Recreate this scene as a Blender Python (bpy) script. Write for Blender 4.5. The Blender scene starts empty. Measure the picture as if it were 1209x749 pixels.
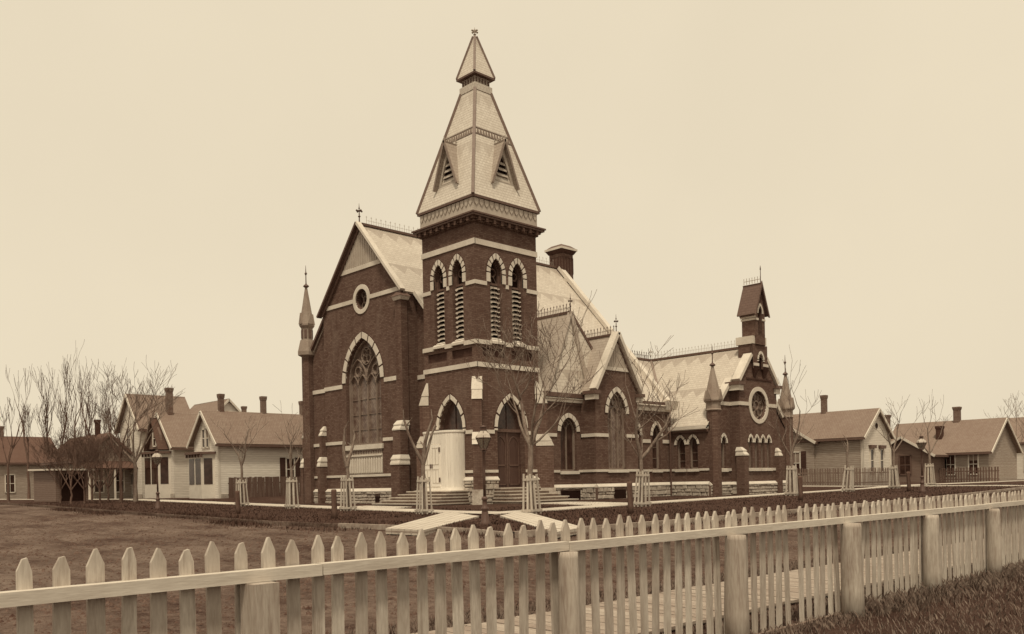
import bpy, bmesh, math, random
from mathutils import Vector, geometry
R = math.radians
SC = bpy.context.scene
COL = SC.collection

# ------------------------------------------------------------------ camera
FPX, CX, CY, YAW, ROLL, EYE = 1038.15, 606.0, 569.755, 0.8076, -0.0201, 1.10
IW, IH = 1209.0, 749.0
s_, c_ = math.sin(YAW), math.cos(YAW)
FW, RT, DN = Vector((-s_, c_, 0)), Vector((c_, s_, 0)), Vector((0, 0, -1))
CAMP = Vector((32.98250557, -29.17365303, EYE))
def ray(px, py):
    vx, vy = (px - CX) / FPX, (py - CY) / FPX
    cr, sr = math.cos(ROLL), math.sin(ROLL)
    return (cr * vx + sr * vy) * RT + (-sr * vx + cr * vy) * DN + FW
def un(px, py, **k):
    (a, v), = k.items(); i = 'xyz'.index(a); r = ray(px, py)
    return CAMP + r * ((v - CAMP[i]) / r[i])
def at(px, py, depth):
    return CAMP + ray(px, py) * depth
cam_d = bpy.data.cameras.new('camera'); cam = bpy.data.objects.new('camera', cam_d); COL.objects.link(cam)
cam.location = CAMP
cr, sr = math.cos(ROLL), math.sin(ROLL)
# image-right and image-down axes expressed in the world
ax_r = (RT * cr + DN * (-sr)); ax_d = (RT * sr + DN * cr)
from mathutils import Matrix
Mx = Matrix((ax_r, -ax_d, -FW)).transposed()
cam.rotation_euler = Mx.to_euler()
cam_d.sensor_fit = 'HORIZONTAL'; cam_d.sensor_width = 36.0
cam_d.lens = 36.0 * FPX / IW
cam_d.shift_x = -(CX - IW / 2) / IW
cam_d.shift_y = (CY - IH / 2) / IW
cam_d.clip_start = 0.1; cam_d.clip_end = 6000
SC.camera = cam

# ------------------------------------------------------------------ sky, sun, exposure
SUN_EL, SUN_DIR = R(63), Vector((0.66, -0.75, 0)).normalized()
W = bpy.data.worlds.new('World'); SC.world = W; W.use_nodes = True
nt = W.node_tree; nt.nodes.clear()
o_ = nt.nodes.new('ShaderNodeOutputWorld'); bg = nt.nodes.new('ShaderNodeBackground'); bg.inputs[1].default_value = 0.1
sky = nt.nodes.new('ShaderNodeTexSky'); sky.sky_type = 'NISHITA'; sky.sun_disc = False
sky.sun_elevation = SUN_EL; sky.sun_rotation = math.atan2(SUN_DIR.x, SUN_DIR.y); sky.dust_density = 4.0
bw = nt.nodes.new('ShaderNodeRGBToBW'); nt.links.new(sky.outputs[0], bw.inputs[0])
mul = nt.nodes.new('ShaderNodeVectorMath'); mul.operation = 'SCALE'; mul.inputs[0].default_value = (1.0, 0.87, 0.65)
nt.links.new(bw.outputs[0], mul.inputs['Scale'])
mx = nt.nodes.new('ShaderNodeMix'); mx.data_type = 'RGBA'; mx.inputs[0].default_value = 0.10
mx.inputs[6].default_value = (8.7, 7.5, 5.55, 1)      # the even cream of a veiled sky
tcw = nt.nodes.new('ShaderNodeTexCoord'); nz = nt.nodes.new('ShaderNodeTexNoise'); nz.inputs['Scale'].default_value = 2.2; nz.inputs['Detail'].default_value = 5; nz.inputs['Roughness'].default_value = .55
nt.links.new(tcw.outputs['Generated'], nz.inputs['Vector']); mrw = nt.nodes.new('ShaderNodeMapRange'); mrw.inputs[1].default_value = .3; mrw.inputs[2].default_value = .7; mrw.inputs[3].default_value = .975; mrw.inputs[4].default_value = 1.035
nt.links.new(nz.outputs[0], mrw.inputs[0]); veil = nt.nodes.new('ShaderNodeVectorMath'); veil.operation = 'SCALE'; veil.inputs[0].default_value = (8.7, 7.55, 5.6); nt.links.new(mrw.outputs[0], veil.inputs['Scale']); nt.links.new(veil.outputs[0], mx.inputs[6])
nt.links.new(mul.outputs[0], mx.inputs[7]); nt.links.new(mx.outputs[2], bg.inputs[0]); nt.links.new(bg.outputs[0], o_.inputs[0])
sl = bpy.data.lights.new('sun', 'SUN'); sl.energy = 2.7; sl.angle = R(8); sl.color = (1.0, 0.88, 0.66)
so = bpy.data.objects.new('sun', sl); COL.objects.link(so)
dv = Vector((SUN_DIR.x * math.cos(SUN_EL), SUN_DIR.y * math.cos(SUN_EL), math.sin(SUN_EL)))
so.rotation_euler = dv.to_track_quat('Z', 'Y').to_euler(); so.location = (40, -40, 60)
SC.view_settings.view_transform = 'Standard'; SC.view_settings.look = 'None'
SC.view_settings.exposure = 0.0; SC.view_settings.gamma = 1.0
SC.render.engine = 'CYCLES'; SC.cycles.use_denoising = True; SC.cycles.max_bounces = 6

# ------------------------------------------------------------------ materials
def alb(r):
    """sepia-toned reflectance for a red-channel value r (the plate is a brown-toned print)"""
    pts = [(0.01, .40, .28), (0.08, .52, .405), (0.15, .635, .51), (0.3, .82, .69), (0.6, .91, .80), (1, .95, .88)]
    r = max(.01, min(r, .95))
    for (a, g0, b0), (b, g1, b1) in zip(pts, pts[1:]):
        if r <= b:
            t = (math.log(r) - math.log(a)) / (math.log(b) - math.log(a))
            return (r, r * (g0 + (g1 - g0) * t), r * (b0 + (b1 - b0) * t), 1)
class NT:
    def __init__(s, name):
        s.m = bpy.data.materials.new(name); s.m.use_nodes = True; s.t = s.m.node_tree; s.t.nodes.clear()
        s.out = s.n('ShaderNodeOutputMaterial'); s.b = s.n('ShaderNodeBsdfPrincipled'); s.l(s.b.outputs[0], s.out.inputs[0])
        s.b.inputs['Specular IOR Level'].default_value = .25
    def n(s, t, **k):
        x = s.t.nodes.new(t)
        for a, v in k.items(): setattr(x, a, v)
        return x
    def l(s, a, b): s.t.links.new(a, b)
    def val(s, sock, v):
        if hasattr(v, 'is_linked') or isinstance(v, bpy.types.NodeSocket): s.l(v, sock)
        else: sock.default_value = v
    def math(s, op, a, b=0.0, c=0.0):
        x = s.n('ShaderNodeMath', operation=op); s.val(x.inputs[0], a); s.val(x.inputs[1], b); s.val(x.inputs[2], c); return x.outputs[0]
    def mix(s, f, a, b, bt='MIX'):
        x = s.n('ShaderNodeMix', data_type='RGBA', blend_type=bt); s.val(x.inputs[0], f); s.val(x.inputs[6], a); s.val(x.inputs[7], b); return x.outputs[2]
    def coord(s, kind='Object'): return s.n('ShaderNodeTexCoord').outputs[kind]
    def map(s, v, sc=(1, 1, 1), rot=(0, 0, 0), loc=(0, 0, 0)):
        x = s.n('ShaderNodeMapping'); x.inputs['Scale'].default_value = sc; x.inputs['Rotation'].default_value = rot; x.inputs['Location'].default_value = loc
        s.l(v, x.inputs[0]); return x.outputs[0]
    def noise(s, v, sc, det=4, rough=.6):
        x = s.n('ShaderNodeTexNoise'); x.inputs['Scale'].default_value = sc; x.inputs['Detail'].default_value = det; x.inputs['Roughness'].default_value = rough
        s.l(v, x.inputs['Vector']); return x.outputs[0]
    def ramp(s, f, a, b, lo=.3, hi=.7):
        x = s.n('ShaderNodeMapRange'); x.clamp = True
        s.val(x.inputs[0], f); x.inputs[1].default_value = lo; x.inputs[2].default_value = hi; x.inputs[3].default_value = a; x.inputs[4].default_value = b
        return x.outputs[0]
    def bump(s, h, dist=.02, st=.6):
        x = s.n('ShaderNodeBump'); x.inputs['Strength'].default_value = st; x.inputs['Distance'].default_value = dist; s.l(h, x.inputs['Height']); s.l(x.outputs[0], s.b.inputs['Normal'])
    def fin(s, col, rough=.8, spec=.25):
        s.val(s.b.inputs['Base Color'], col); s.val(s.b.inputs['Roughness'], rough); s.b.inputs['Specular IOR Level'].default_value = spec; return s.m
def m_noise(name, r, var=.25, sc=2.0, fine=25.0, rough=.8, bump=.01, spec=.2, stretch=(1, 1, 1), indiv=0.0):
    t = NT(name); oi = t.n('ShaderNodeObjectInfo'); off = t.n('ShaderNodeVectorMath', operation='ADD'); t.l(t.coord(), off.inputs[0]); t.l(t.math('MULTIPLY', oi.outputs['Random'], 37.0 if indiv else 0.0), off.inputs[1]); v = t.map(off.outputs[0], stretch)
    a = t.noise(v, sc, 5); b = t.noise(v, fine, 3)
    f = t.math('ADD', t.math('MULTIPLY', a, .6), t.math('MULTIPLY', b, .4))
    c = t.mix(t.ramp(f, 0, 1, .33, .67), alb(r * (1 - var)), alb(r * (1 + var)))
    if indiv: c = t.mix(t.math('MULTIPLY', oi.outputs['Random'], indiv), c, alb(r * .55)); st = t.noise(t.map(off.outputs[0], (14, 14, .7)), 1.6, 5, .7); c = t.mix(t.ramp(st, 0, .75, .56, .72), c, alb(r * .38))
    if bump: t.bump(f, bump)
    return t.fin(c, rough, spec)
def m_brick(name, r, w=.21, h=.075, mort=.55, var=.22, bump=.006):
    t = NT(name); uv = t.coord('UV')
    bk = t.n('ShaderNodeTexBrick'); bk.inputs['Scale'].default_value = 1; bk.inputs['Brick Width'].default_value = w; bk.inputs['Row Height'].default_value = h
    bk.inputs['Mortar Size'].default_value = h * .09; bk.inputs['Mortar Smooth'].default_value = .3
    bk.inputs['Color1'].default_value = alb(r * (1 - var)); bk.inputs['Color2'].default_value = alb(r * (1 + var)); bk.inputs['Mortar'].default_value = alb(r * mort)
    t.l(uv, bk.inputs['Vector'])
    n1 = t.noise(t.coord(), .55, 5); n2 = t.noise(t.coord(), 9, 3)
    c = t.mix(t.ramp(n1, .0, .5, .38, .72), bk.outputs[0], alb(r * 1.2))
    c = t.mix(t.ramp(n2, .0, .35, .42, .72), c, alb(r * .65))
    n3 = t.noise(t.map(t.coord(), (1.6, 1.6, .12)), 1.5, 6, .7); c = t.mix(t.ramp(n3, 0, .5, .5, .72), c, alb(r * .5)); n4 = t.noise(t.map(t.coord(), (1, 1, .3), (0, 0, 0), (7, 3, 1)), .9, 5, .7); c = t.mix(t.ramp(n4, 0, .35, .55, .75), c, alb(r * 1.7))
    t.bump(bk.outputs[1], bump, -.5)
    return t.fin(c, .85, .15)
def m_slate(name, r, zig=True, w=.32, h=.2, v1=3.6, dark=.62, rough=.5, spec=.4, per=1.1):
    t = NT(name); uv = t.coord('UV')
    bk = t.n('ShaderNodeTexBrick'); bk.inputs['Scale'].default_value = 1; bk.inputs['Brick Width'].default_value = w; bk.inputs['Row Height'].default_value = h
    bk.inputs['Mortar Size'].default_value = .012; bk.inputs['Mortar Smooth'].default_value = .4; bk.inputs['Bias'].default_value = -.1
    bk.inputs['Color1'].default_value = alb(r * .93); bk.inputs['Color2'].default_value = alb(r * 1.07); bk.inputs['Mortar'].default_value = alb(r * .66)
    t.l(uv, bk.inputs['Vector'])
    c = bk.outputs[0]
    sx = t.n('ShaderNodeSeparateXYZ'); t.l(uv, sx.inputs[0])
    if zig:
        tri = t.math('MULTIPLY', t.math('ABSOLUTE', t.math('SUBTRACT', t.math('FRACT', t.math('DIVIDE', sx.outputs[0], per)), .5)), 2.0)
        for v0, amp in ((.22, .75), (v1, .7)):
            lo = t.math('GREATER_THAN', sx.outputs[1], v0); hi = t.math('LESS_THAN', sx.outputs[1], t.math('ADD', t.math('MULTIPLY', tri, amp), v0 + .12))
            c = t.mix(t.math('MULTIPLY', t.math('MULTIPLY', lo, hi), .75), c, alb(r * dark))
    n1 = t.noise(t.coord(), .7, 6, .65); n2 = t.noise(t.map(uv, (3, .5, 1)), 2.2, 5)
    c = t.mix(t.ramp(n1, 0, .3, .42, .72), c, alb(r * .7)); c = t.mix(t.ramp(n2, 0, .3, .45, .75), c, alb(min(.8, r * 1.2)))
    # each course laps the next: a saw-tooth relief
    saw = t.math('FRACT', t.math('DIVIDE', sx.outputs[1], h))
    t.bump(saw, .012, .6)
    return t.fin(c, rough, spec)
def m_clap(name, r, h=.13, var=.12, line=.55):
    t = NT(name); uv = t.coord('UV'); sx = t.n('ShaderNodeSeparateXYZ'); t.l(uv, sx.inputs[0])
    fr = t.math('FRACT', t.math('DIVIDE', sx.outputs[1], h))
    row = t.n('ShaderNodeTexWhiteNoise', noise_dimensions='1D'); t.l(t.math('FLOOR', t.math('DIVIDE', sx.outputs[1], h)), row.inputs['W'])
    n = t.noise(t.map(uv, (.8, 8, 1)), 2.0, 4)
    c = t.mix(t.ramp(n, 0, 1, .35, .68), alb(r * (1 - var)), alb(r * (1 + var)))
    c = t.mix(t.math('MULTIPLY', row.outputs[0], .25), c, alb(r * .7))
    c = t.mix(t.math('GREATER_THAN', fr, .86), c, alb(r * line))
    t.bump(fr, .02, -.9)
    return t.fin(c, .7, .2)
def m_plain(name, r, rough=.6, spec=.3, metal=0.0):
    t = NT(name); t.b.inputs['Metallic'].default_value = metal
    n = t.noise(t.coord(), 7, 4); c = t.mix(t.ramp(n, 0, 1), alb(r * .82), alb(r * 1.15)); return t.fin(c, rough, spec)
M = {}
M['brick'] = m_brick('brick', .138, .24, .09, .4, .26)
M['brick_dark'] = m_brick('brick_dark', .075)
M['stone'] = m_noise('dressed_stone', .60, .16, 1.2, 14, .8, .006)
M['rubble'] = m_noise('rubble_stone', .42, .35, 2.5, 12, .9, .03)
M['rubble_joint'] = m_noise('rubble_joint', .16, .3, 3, 20, .95, .02)
M['slate'] = m_slate('slate_roof', .53)
M['slate_mid'] = m_slate('slate_roof_grey', .36, False)
M['slate_spire'] = m_slate('slate_spire', .60, True, .22, .16, 3.3, .74, per=.8)
M['slate_dark'] = m_slate('slate_dark', .13, False)
M['lead'] = m_plain('lead_flashing', .24, .5, .4)
M['hip'] = m_plain('hip_roll_metal', .17, .55, .3)
M['lamp_top'] = m_plain('lantern_top', .46, .5, .3)
M['iron'] = m_plain('cast_iron', .10, .55, .4)
M['iron_pale'] = m_plain('pale_painted_iron', .42, .6, .3)
M['turret_stone'] = m_noise('turret_stone', .27, .2, 1.5, 14, .75, .006)
M['trim_dark'] = m_plain('dark_painted_trim', .13, .6, .3)
M['cornice'] = m_noise('painted_cornice', .46, .18, 1.5, 18, .7, .004)
M['louvre'] = m_noise('louvre_wood', .42, .2, 3, 25, .75, .004)
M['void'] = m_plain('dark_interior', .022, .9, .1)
M['door'] = m_noise('dark_oak_door', .075, .3, 2, 18, .6, .006, .3, (6, 6, .6))
M['white'] = m_noise('white_paint', .8, .06, 1.5, 16, .6, .003, .25)
M['vest_board'] = m_noise('white_vestibule_board', .78, .08, 1.2, 14, .65, .004, .2, (4, 4, .6), .18)
M['tracery'] = m_noise('tracery_wood', .24, .2, 2, 20, .7, .003)
M['boarding'] = m_noise('gable_boarding', .42, .16, 2, 18, .75, .004)
M['picket'] = m_noise('whitewashed_picket', .50, .32, 1.6, 11, .75, .008, .2, (6, 6, 1.0), .5)
M['picket_far'] = m_noise('weathered_picket', .22, .3, 1.6, 9, .8, .006, .2, (5, 5, .8), .5)
M['rail'] = m_noise('whitewashed_rail', .56, .2, 1.8, 12, .75, .006, .2, (8, .8, 8))
M['post'] = m_noise('weathered_log_post', .42, .35, 1.6, 9, .85, .015, .15, (7, 7, .8), .3)
M['plank'] = m_noise('weathered_plank', .36, .22, 1.3, 9, .85, .006, .15, (1.2, 4, 1), .5)
M['walk'] = m_noise('plank_walk', .52, .18, .9, 8, .85, .006, .15)
M['tread'] = m_noise('worn_tread', .46, .2, 1.5, 12, .85, .004)
M['riser'] = m_noise('step_riser', .22, .3, 1.5, 10, .85, .004)
M['kerb'] = m_noise('kerb_board', .30, .35, 1.2, 9, .85, .01)
M['bark'] = m_noise('tree_bark', .20, .6, 3.5, 22, .9, .012, .1, (1, 1, .35))
M['bark_dark'] = m_noise('dark_tree_bark', .13, .4, 3.5, 22, .9, .012, .1, (1, 1, .35))
M['guard'] = m_noise('tree_guard_wood', .54, .25, 1.5, 12, .8, .004, .2, (5, 5, .8), .45)
M['stump'] = m_noise('old_post_wood', .12, .4, 3, 15, .9, .01, .1, (4, 4, .6))
M['clap_white'] = m_clap('white_clapboard', .80)
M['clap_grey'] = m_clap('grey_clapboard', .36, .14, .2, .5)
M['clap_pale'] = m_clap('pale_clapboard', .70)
M['clap_dark'] = m_clap('dark_clapboard', .2)
M['house_trim'] = m_noise('house_trim', .62, .1, 2, 14, .7, .002)
M['shingle'] = m_slate('wood_shingle', .24, False, .2, .16, rough=.85, spec=.1)
M['shingle_dark'] = m_slate('dark_shingle', .13, False, .2, .16, rough=.9, spec=.1)
M['blind'] = m_noise('window_blind', .25, .2, 2, 20, .8, 0)
M['shutter'] = m_plain('dark_shutter', .07, .7, .2)
M['chimney'] = m_brick('chimney_brick', .19)
M['board_fence'] = m_noise('board_fence_wood', .15, .35, 1.5, 12, .85, .006, .15, (5, 5, .6), .5)
def m_glass(name, r, lead=None, rough=.12):
    t = NT(name); n = t.noise(t.coord(), 2.2, 4)
    c = t.mix(t.ramp(n, 0, 1, .35, .7), alb(r * .6), alb(r * 1.5))
    if lead:
        uv = t.coord('UV'); sx = t.n('ShaderNodeSeparateXYZ'); t.l(uv, sx.inputs[0])
        a = t.math('ADD', sx.outputs[0], sx.outputs[1]); b = t.math('SUBTRACT', sx.outputs[0], sx.outputs[1])
        la = t.math('LESS_THAN', t.math('FRACT', t.math('DIVIDE', a, .22)), .12); lb = t.math('LESS_THAN', t.math('FRACT', t.math('DIVIDE', b, .22)), .12)
        vo = t.n('ShaderNodeTexVoronoi'); vo.inputs['Scale'].default_value = 4; t.l(uv, vo.inputs['Vector'])
        c = t.mix(t.ramp(vo.outputs[0], .5, 0, .1, .55), c, alb(lead)); c = t.mix(t.math('MULTIPLY', t.math('MAXIMUM', la, lb), .6), c, alb(r * .4))
    return t.fin(c, rough, .5)
M['glass'] = m_glass('window_glass', .045)
M['stained'] = m_glass('leaded_stained_glass', .16, .30, .3)
M['stained_dark'] = m_glass('leaded_dark_glass', .05, .10, .3)
def m_lampglass():
    t = NT('lantern_glass'); t.b.inputs['Transmission Weight'].default_value = .75; return t.fin(alb(.55), .12, .5)
M['lampglass'] = m_lampglass()
def m_lawn(name, r, sc=.35):
    t = NT(name); v = t.coord()
    a = t.noise(v, sc, 6, .7); b = t.noise(v, 7, 5, .75); d = t.noise(v, 45, 3)
    f = t.math('ADD', t.math('MULTIPLY', a, .35), t.math('ADD', t.math('MULTIPLY', b, .4), t.math('MULTIPLY', d, .25)))
    c = t.mix(t.ramp(f, 0, 1, .36, .66), alb(r * .55), alb(r * 1.6))
    c = t.mix(t.ramp(a, 0, .5, .55, .78), c, alb(r * 2.2))
    t.bump(t.math('ADD', b, d), .07, .9); return t.fin(c, .95, .08)
M['lawn'] = m_lawn('lawn', .075)
M['lawn_grass'] = m_noise('lawn_grass', .085, .6, 1.2, 30, .9, 0, .1)
M['grass'] = m_noise('grass_blades', .17, .6, 5, 30, .85, 0, .15)
def m_dirt(name, r, ang):
    t = NT(name); v = t.coord()
    w = t.map(v, (.16, 1.0, 1), (0, 0, ang)); a = t.noise(w, 1.5, 8, .75); b = t.noise(v, .35, 5); d = t.noise(v, 6, 5, .7); e = t.noise(v, 40, 3)
    f = t.math('ADD', t.math('ADD', t.math('MULTIPLY', a, .28), t.math('MULTIPLY', b, .27)), t.math('ADD', t.math('MULTIPLY', d, .27), t.math('MULTIPLY', e, .18)))
    c = t.mix(t.ramp(f, 0, 1, .42, .58), alb(r * .5), alb(r * 2.0))
    t.bump(f, .3, .9); return t.fin(c, .95, .08)
M['clod'] = m_noise('dirt_clod', .12, .5, 1.5, 20, .95, 0, .08)
M['dirt_x'] = m_dirt('dirt_street_front', .115, 0)
M['dirt_y'] = m_dirt('dirt_street_side', .105, R(90))

# ------------------------------------------------------------------ mesh helpers
UP = Vector((0, 0, 1))
class MB:
    def __init__(s): s.v = []; s.f = []
    def add(s, vs, fs):
        b = len(s.v); s.v += [Vector(p) for p in vs]; s.f += [tuple(b + i for i in f) for f in fs]; return s
    def box(s, x0, x1, y0, y1, z0, z1):
        return s.add([(x0, y0, z0), (x1, y0, z0), (x1, y1, z0), (x0, y1, z0), (x0, y0, z1), (x1, y0, z1), (x1, y1, z1), (x0, y1, z1)],
                     [(3, 2, 1, 0), (4, 5, 6, 7), (0, 1, 5, 4), (1, 2, 6, 5), (2, 3, 7, 6), (3, 0, 4, 7)])
    def frustum(s, r0, z0, r1, z1):      # rectangles (x0,x1,y0,y1)
        a, b = r0, r1
        return s.add([(a[0], a[2], z0), (a[1], a[2], z0), (a[1], a[3], z0), (a[0], a[3], z0), (b[0], b[2], z1), (b[1], b[2], z1), (b[1], b[3], z1), (b[0], b[3], z1)],
                     [(3, 2, 1, 0), (4, 5, 6, 7), (0, 1, 5, 4), (1, 2, 6, 5), (2, 3, 7, 6), (3, 0, 4, 7)])
    def bar(s, a, b, w, h, up=UP):       # box along a->b: width w, height h centred
        a, b = Vector(a), Vector(b); d = (b - a).normalized(); u = d.cross(up)
        if u.length < 1e-4: u = d.cross(Vector((1, 0, 0)))
        u.normalize(); n = u.cross(d).normalized(); u = u * w / 2; n = n * h / 2
        return s.add([a - u - n, a + u - n, a + u + n, a - u + n, b - u - n, b + u - n, b + u + n, b - u + n],
                     [(0, 1, 2, 3), (7, 6, 5, 4), (0, 4, 5, 1), (1, 5, 6, 2), (2, 6, 7, 3), (3, 7, 4, 0)])
    def tube(s, a, b, r0, r1, n=6):
        a, b = Vector(a), Vector(b); d = (b - a)
        if d.length < 1e-6: return s
        d.normalize(); u = d.cross(UP)
        if u.length < 1e-3: u = d.cross(Vector((1, 0, 0)))
        u.normalize(); w = d.cross(u); vs = []
        for p, r in ((a, r0), (b, r1)):
            for i in range(n): t = 2 * math.pi * i / n; vs.append(p + u * (r * math.cos(t)) + w * (r * math.sin(t)))
        return s.add(vs, [(i, (i + 1) % n, n + (i + 1) % n, n + i) for i in range(n)] + [tuple(range(n))[::-1], tuple(range(n, 2 * n))])
    def lathe(s, prof, c, n=12, rot=0.0):    # prof (r,z)
        c = Vector(c); vs = []; fs = []
        for r, z in prof:
            for i in range(n): t = rot + 2 * math.pi * i / n; vs.append(c + Vector((r * math.cos(t), r * math.sin(t), z)))
        for k in range(len(prof) - 1):
            for i in range(n): j = (i + 1) % n; fs.append((k * n + i, k * n + j, (k + 1) * n + j, (k + 1) * n + i))
        fs += [tuple(range(n))[::-1], tuple(range((len(prof) - 1) * n, len(prof) * n))]
        return s.add(vs, fs)
    def slab(s, pts, th):                # polygon given in order seen from outside, thickened inwards
        pts = [Vector(p) for p in pts]; n = len(pts); nm = geometry.normal(pts); b = [p - nm * th for p in pts]
        return s.add(pts + b, [tuple(range(n)), tuple(range(2 * n - 1, n - 1, -1))] + [(i, n + i, n + (i + 1) % n, (i + 1) % n) for i in range(n)])
    def build(s, name, mat, parent=None, smooth=False, ridge=None, loc=None):
        me = bpy.data.meshes.new(name); me.from_pydata([tuple(v) for v in s.v], [], s.f)
        uvl = me.uv_layers.new(name='UVMap'); me.update()
        for p in me.polygons:
            n = p.normal; u = UP.cross(n)
            if u.length < .05: u = Vector((1, 0, 0))
            u.normalize(); v = n.cross(u)
            for li in p.loop_indices:
                q = me.vertices[me.loops[li].vertex_index].co
                if ridge is not None and abs(v.z) > .05: uvl.data[li].uv = (q.dot(u), (ridge - q.z) / abs(v.z))
                else: uvl.data[li].uv = (q.dot(u), q.dot(v))
            p.use_smooth = smooth
        me.materials.append(M[mat] if isinstance(mat, str) else mat)
        o = bpy.data.objects.new(name, me); COL.objects.link(o)
        if parent is not None: o.parent = parent
        if loc is not None: o.location = loc
        return o
def tag(o, label=None, cat=None, group=None, kind=None):
    if label: o['label'] = label
    if cat: o['category'] = cat
    if group: o['group'] = group
    if kind: o['kind'] = kind
    return o
def thing(name, label, cat, loc=(0, 0, 0), rz=0.0, group=None):
    o = bpy.data.objects.new(name, None); COL.objects.link(o); o.location = loc; o.rotation_euler = (0, 0, rz); o.empty_display_size = .3
    return tag(o, label, cat, group)
def dup(src, parent=None, loc=None, rz=None):
    c = src.copy(); COL.objects.link(c); c.parent = parent
    if loc is not None: c.location = loc
    if rz is not None: c.rotation_euler = (0, 0, rz)
    for ch in list(src.children): dup(ch, c)
    return c
class FR:                                 # a facade: a = world coordinate along it, h = height, d = distance proud of it
    def __init__(s, axis, k, sign=1):
        s.axis, s.k = axis, k
        s.n = Vector((0, -1, 0)) * sign if axis == 'x' else Vector((1, 0, 0)) * sign
    def P(s, a, h, d=0.0):
        p = Vector((a, s.k, h)) if s.axis == 'x' else Vector((s.k, a, h))
        return p + s.n * d
def ext(mb, fr, poly, d0, d1):            # extrude a 2-D polygon (counter-clockwise from outside) between d0 and d1 (d1 outer)
    n = len(poly); f = [fr.P(a, h, d1) for a, h in poly]; b = [fr.P(a, h, d0) for a, h in poly]
    mb.add(f + b, [tuple(range(n)), tuple(range(2 * n - 1, n - 1, -1))] + [(i, n + i, n + (i + 1) % n, (i + 1) % n) for i in range(n)])
def panel(mb, fr, outer, holes, depth=.3):
    loops = [[Vector((a, h, 0)) for a, h in l] for l in [outer] + holes]
    flat = [p for l in loops for p in l]
    vs = [fr.P(p.x, p.y) for p in flat]; fs = []
    for t in geometry.tessellate_polygon(loops):
        n = (vs[t[1]] - vs[t[0]]).cross(vs[t[2]] - vs[t[0]])
        fs.append(tuple(t) if n.dot(fr.n) > 0 else tuple(t)[::-1])
    mb.add(vs, fs)
    for l in holes:
        n = len(l); mb.add([fr.P(a, h) for a, h in l] + [fr.P(a, h, -depth) for a, h in l], [(i, (i + 1) % n, n + (i + 1) % n, n + i) for i in range(n)])
def arc_pts(c, spring, hw, ha, off, n=7):
    """right-hand springing up to the apex, of a pointed arch widened by off"""
    Rr = (hw * hw + ha * ha) / (2 * hw); cx = hw - Rr; Ro = Rr + off
    t1 = math.acos(max(-1, min(1, -cx / Ro)))
    return [(c + cx + Ro * math.cos(t1 * i / n), spring + Ro * math.sin(t1 * i / n)) for i in range(n + 1)]
def arch(c, sill, spring, hw, ha, n=7, off=0.0):
    r = arc_pts(c, spring, hw, ha, off, n); l = [(2 * c - a, h) for a, h in r[:-1]][::-1]
    return [(c - hw - off, sill), (c + hw + off, sill)] + r + l
def circ(c, h, r, n=24): return [(c + r * math.cos(2 * math.pi * i / n), h + r * math.sin(2 * math.pi * i / n)) for i in range(n)]
def polybar(mb, fr, pts, w, d0, d1):
    for (a0, h0), (a1, h1) in zip(pts, pts[1:]):
        dx, dy = a1 - a0, h1 - h0; L = math.hypot(dx, dy)
        if L < 1e-5: continue
        nx, ny = -dy / L * w / 2, dx / L * w / 2; ex, ey = dx / L * w * .2, dy / L * w * .2
        ext(mb, fr, [(a0 - nx - ex, h0 - ny - ey), (a1 - nx + ex, h1 - ny + ey), (a1 + nx + ex, h1 + ny + ey), (a0 + nx - ex, h0 + ny - ey)], d0, d1)

# ------------------------------------------------------------------ ground, streets, walks
def sm(a, b, t):
    t = max(0.0, min(1.0, (t - a) / (b - a))); return t * t * (3 - 2 * t)
KX, KY, SX1, SY1 = 16.4, -13.3, 25.0, -26.5
def g(x, y):
    v = min(.42, -.12 - .015 * min(x - 4, 0) + .011 * max(0, min(y + 6, 40)))
    t = max(sm(12, 25, x) * sm(45, 5, y), sm(11, 24, -y) * sm(-30, 4, x))
    z = v * (1 - t) - .63 * t
    dx = max(-18 - x, 0, x - 3.4); dy = max(-1 - y, 0, y - 28); w = sm(4.2, .6, math.hypot(dx, dy))
    return z * (1 - w) + .03 * w
def gp(px, py, dz=0.0):
    z = 0.0
    for _ in range(40):
        p = un(px, py, z=z); z = .5 * z + .5 * (g(p.x, p.y) + dz)
    return Vector((p.x, p.y, g(p.x, p.y)))
def axis(lo, hi, step, far, extra):
    a = [lo + i * step for i in range(int((hi - lo) / step) + 1)]; d = step; x = hi
    while x < far: d *= 1.5; x += d; a.append(x)
    d = step; x = lo
    while x > -far: d *= 1.5; x -= d; a.append(x)
    return sorted(set(a + extra))
GX = axis(-44, 44, 1.0, 2500, [KX - .02, KX, SX1, SX1 + .02]); GY = axis(-46, 64, 1.0, 2500, [KY, KY + .02, SY1 - .02, SY1])
def in_street(x, y): return KX - .001 <= x <= SX1 + .001 or (x < KX and SY1 - .001 <= y <= KY + .001)
def sheet(name, mat, xs, ys, zf):
    vs = [(x, y, zf(x, y)) for y in ys for x in xs]; nx = len(xs)
    fs = [(j * nx + i, j * nx + i + 1, (j + 1) * nx + i + 1, (j + 1) * nx + i) for j in range(len(ys) - 1) for i in range(nx - 1)]
    o = MB().add(vs, fs).build(name, mat, smooth=True); return tag(o, kind='structure')
rg = random.Random(5)
sheet('ground', 'lawn', GX, GY, lambda x, y: g(x, y) - (.2 if in_street(x, y) else 0))
def rut(x, y):
    return sum(-d * math.exp(-((y - y0 - .5 * math.sin(x * .13 + p) - .2 * math.sin(x * .41 + 2 * p)) / w) ** 2) for y0, d, w, p in ((-15.4, .05, .16, 0), (-16.9, .06, .16, .1), (-18.3, .05, .2, 1.3), (-19.8, .05, .2, 1.4), (-21.6, .04, .2, 2.2), (-23.1, .04, .2, 2.3)))
def zfs(x, y): return g(x, y) - .12 + .02 * math.sin(y * 2.4) * math.sin(x * .31) + rut(x, y)
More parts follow.
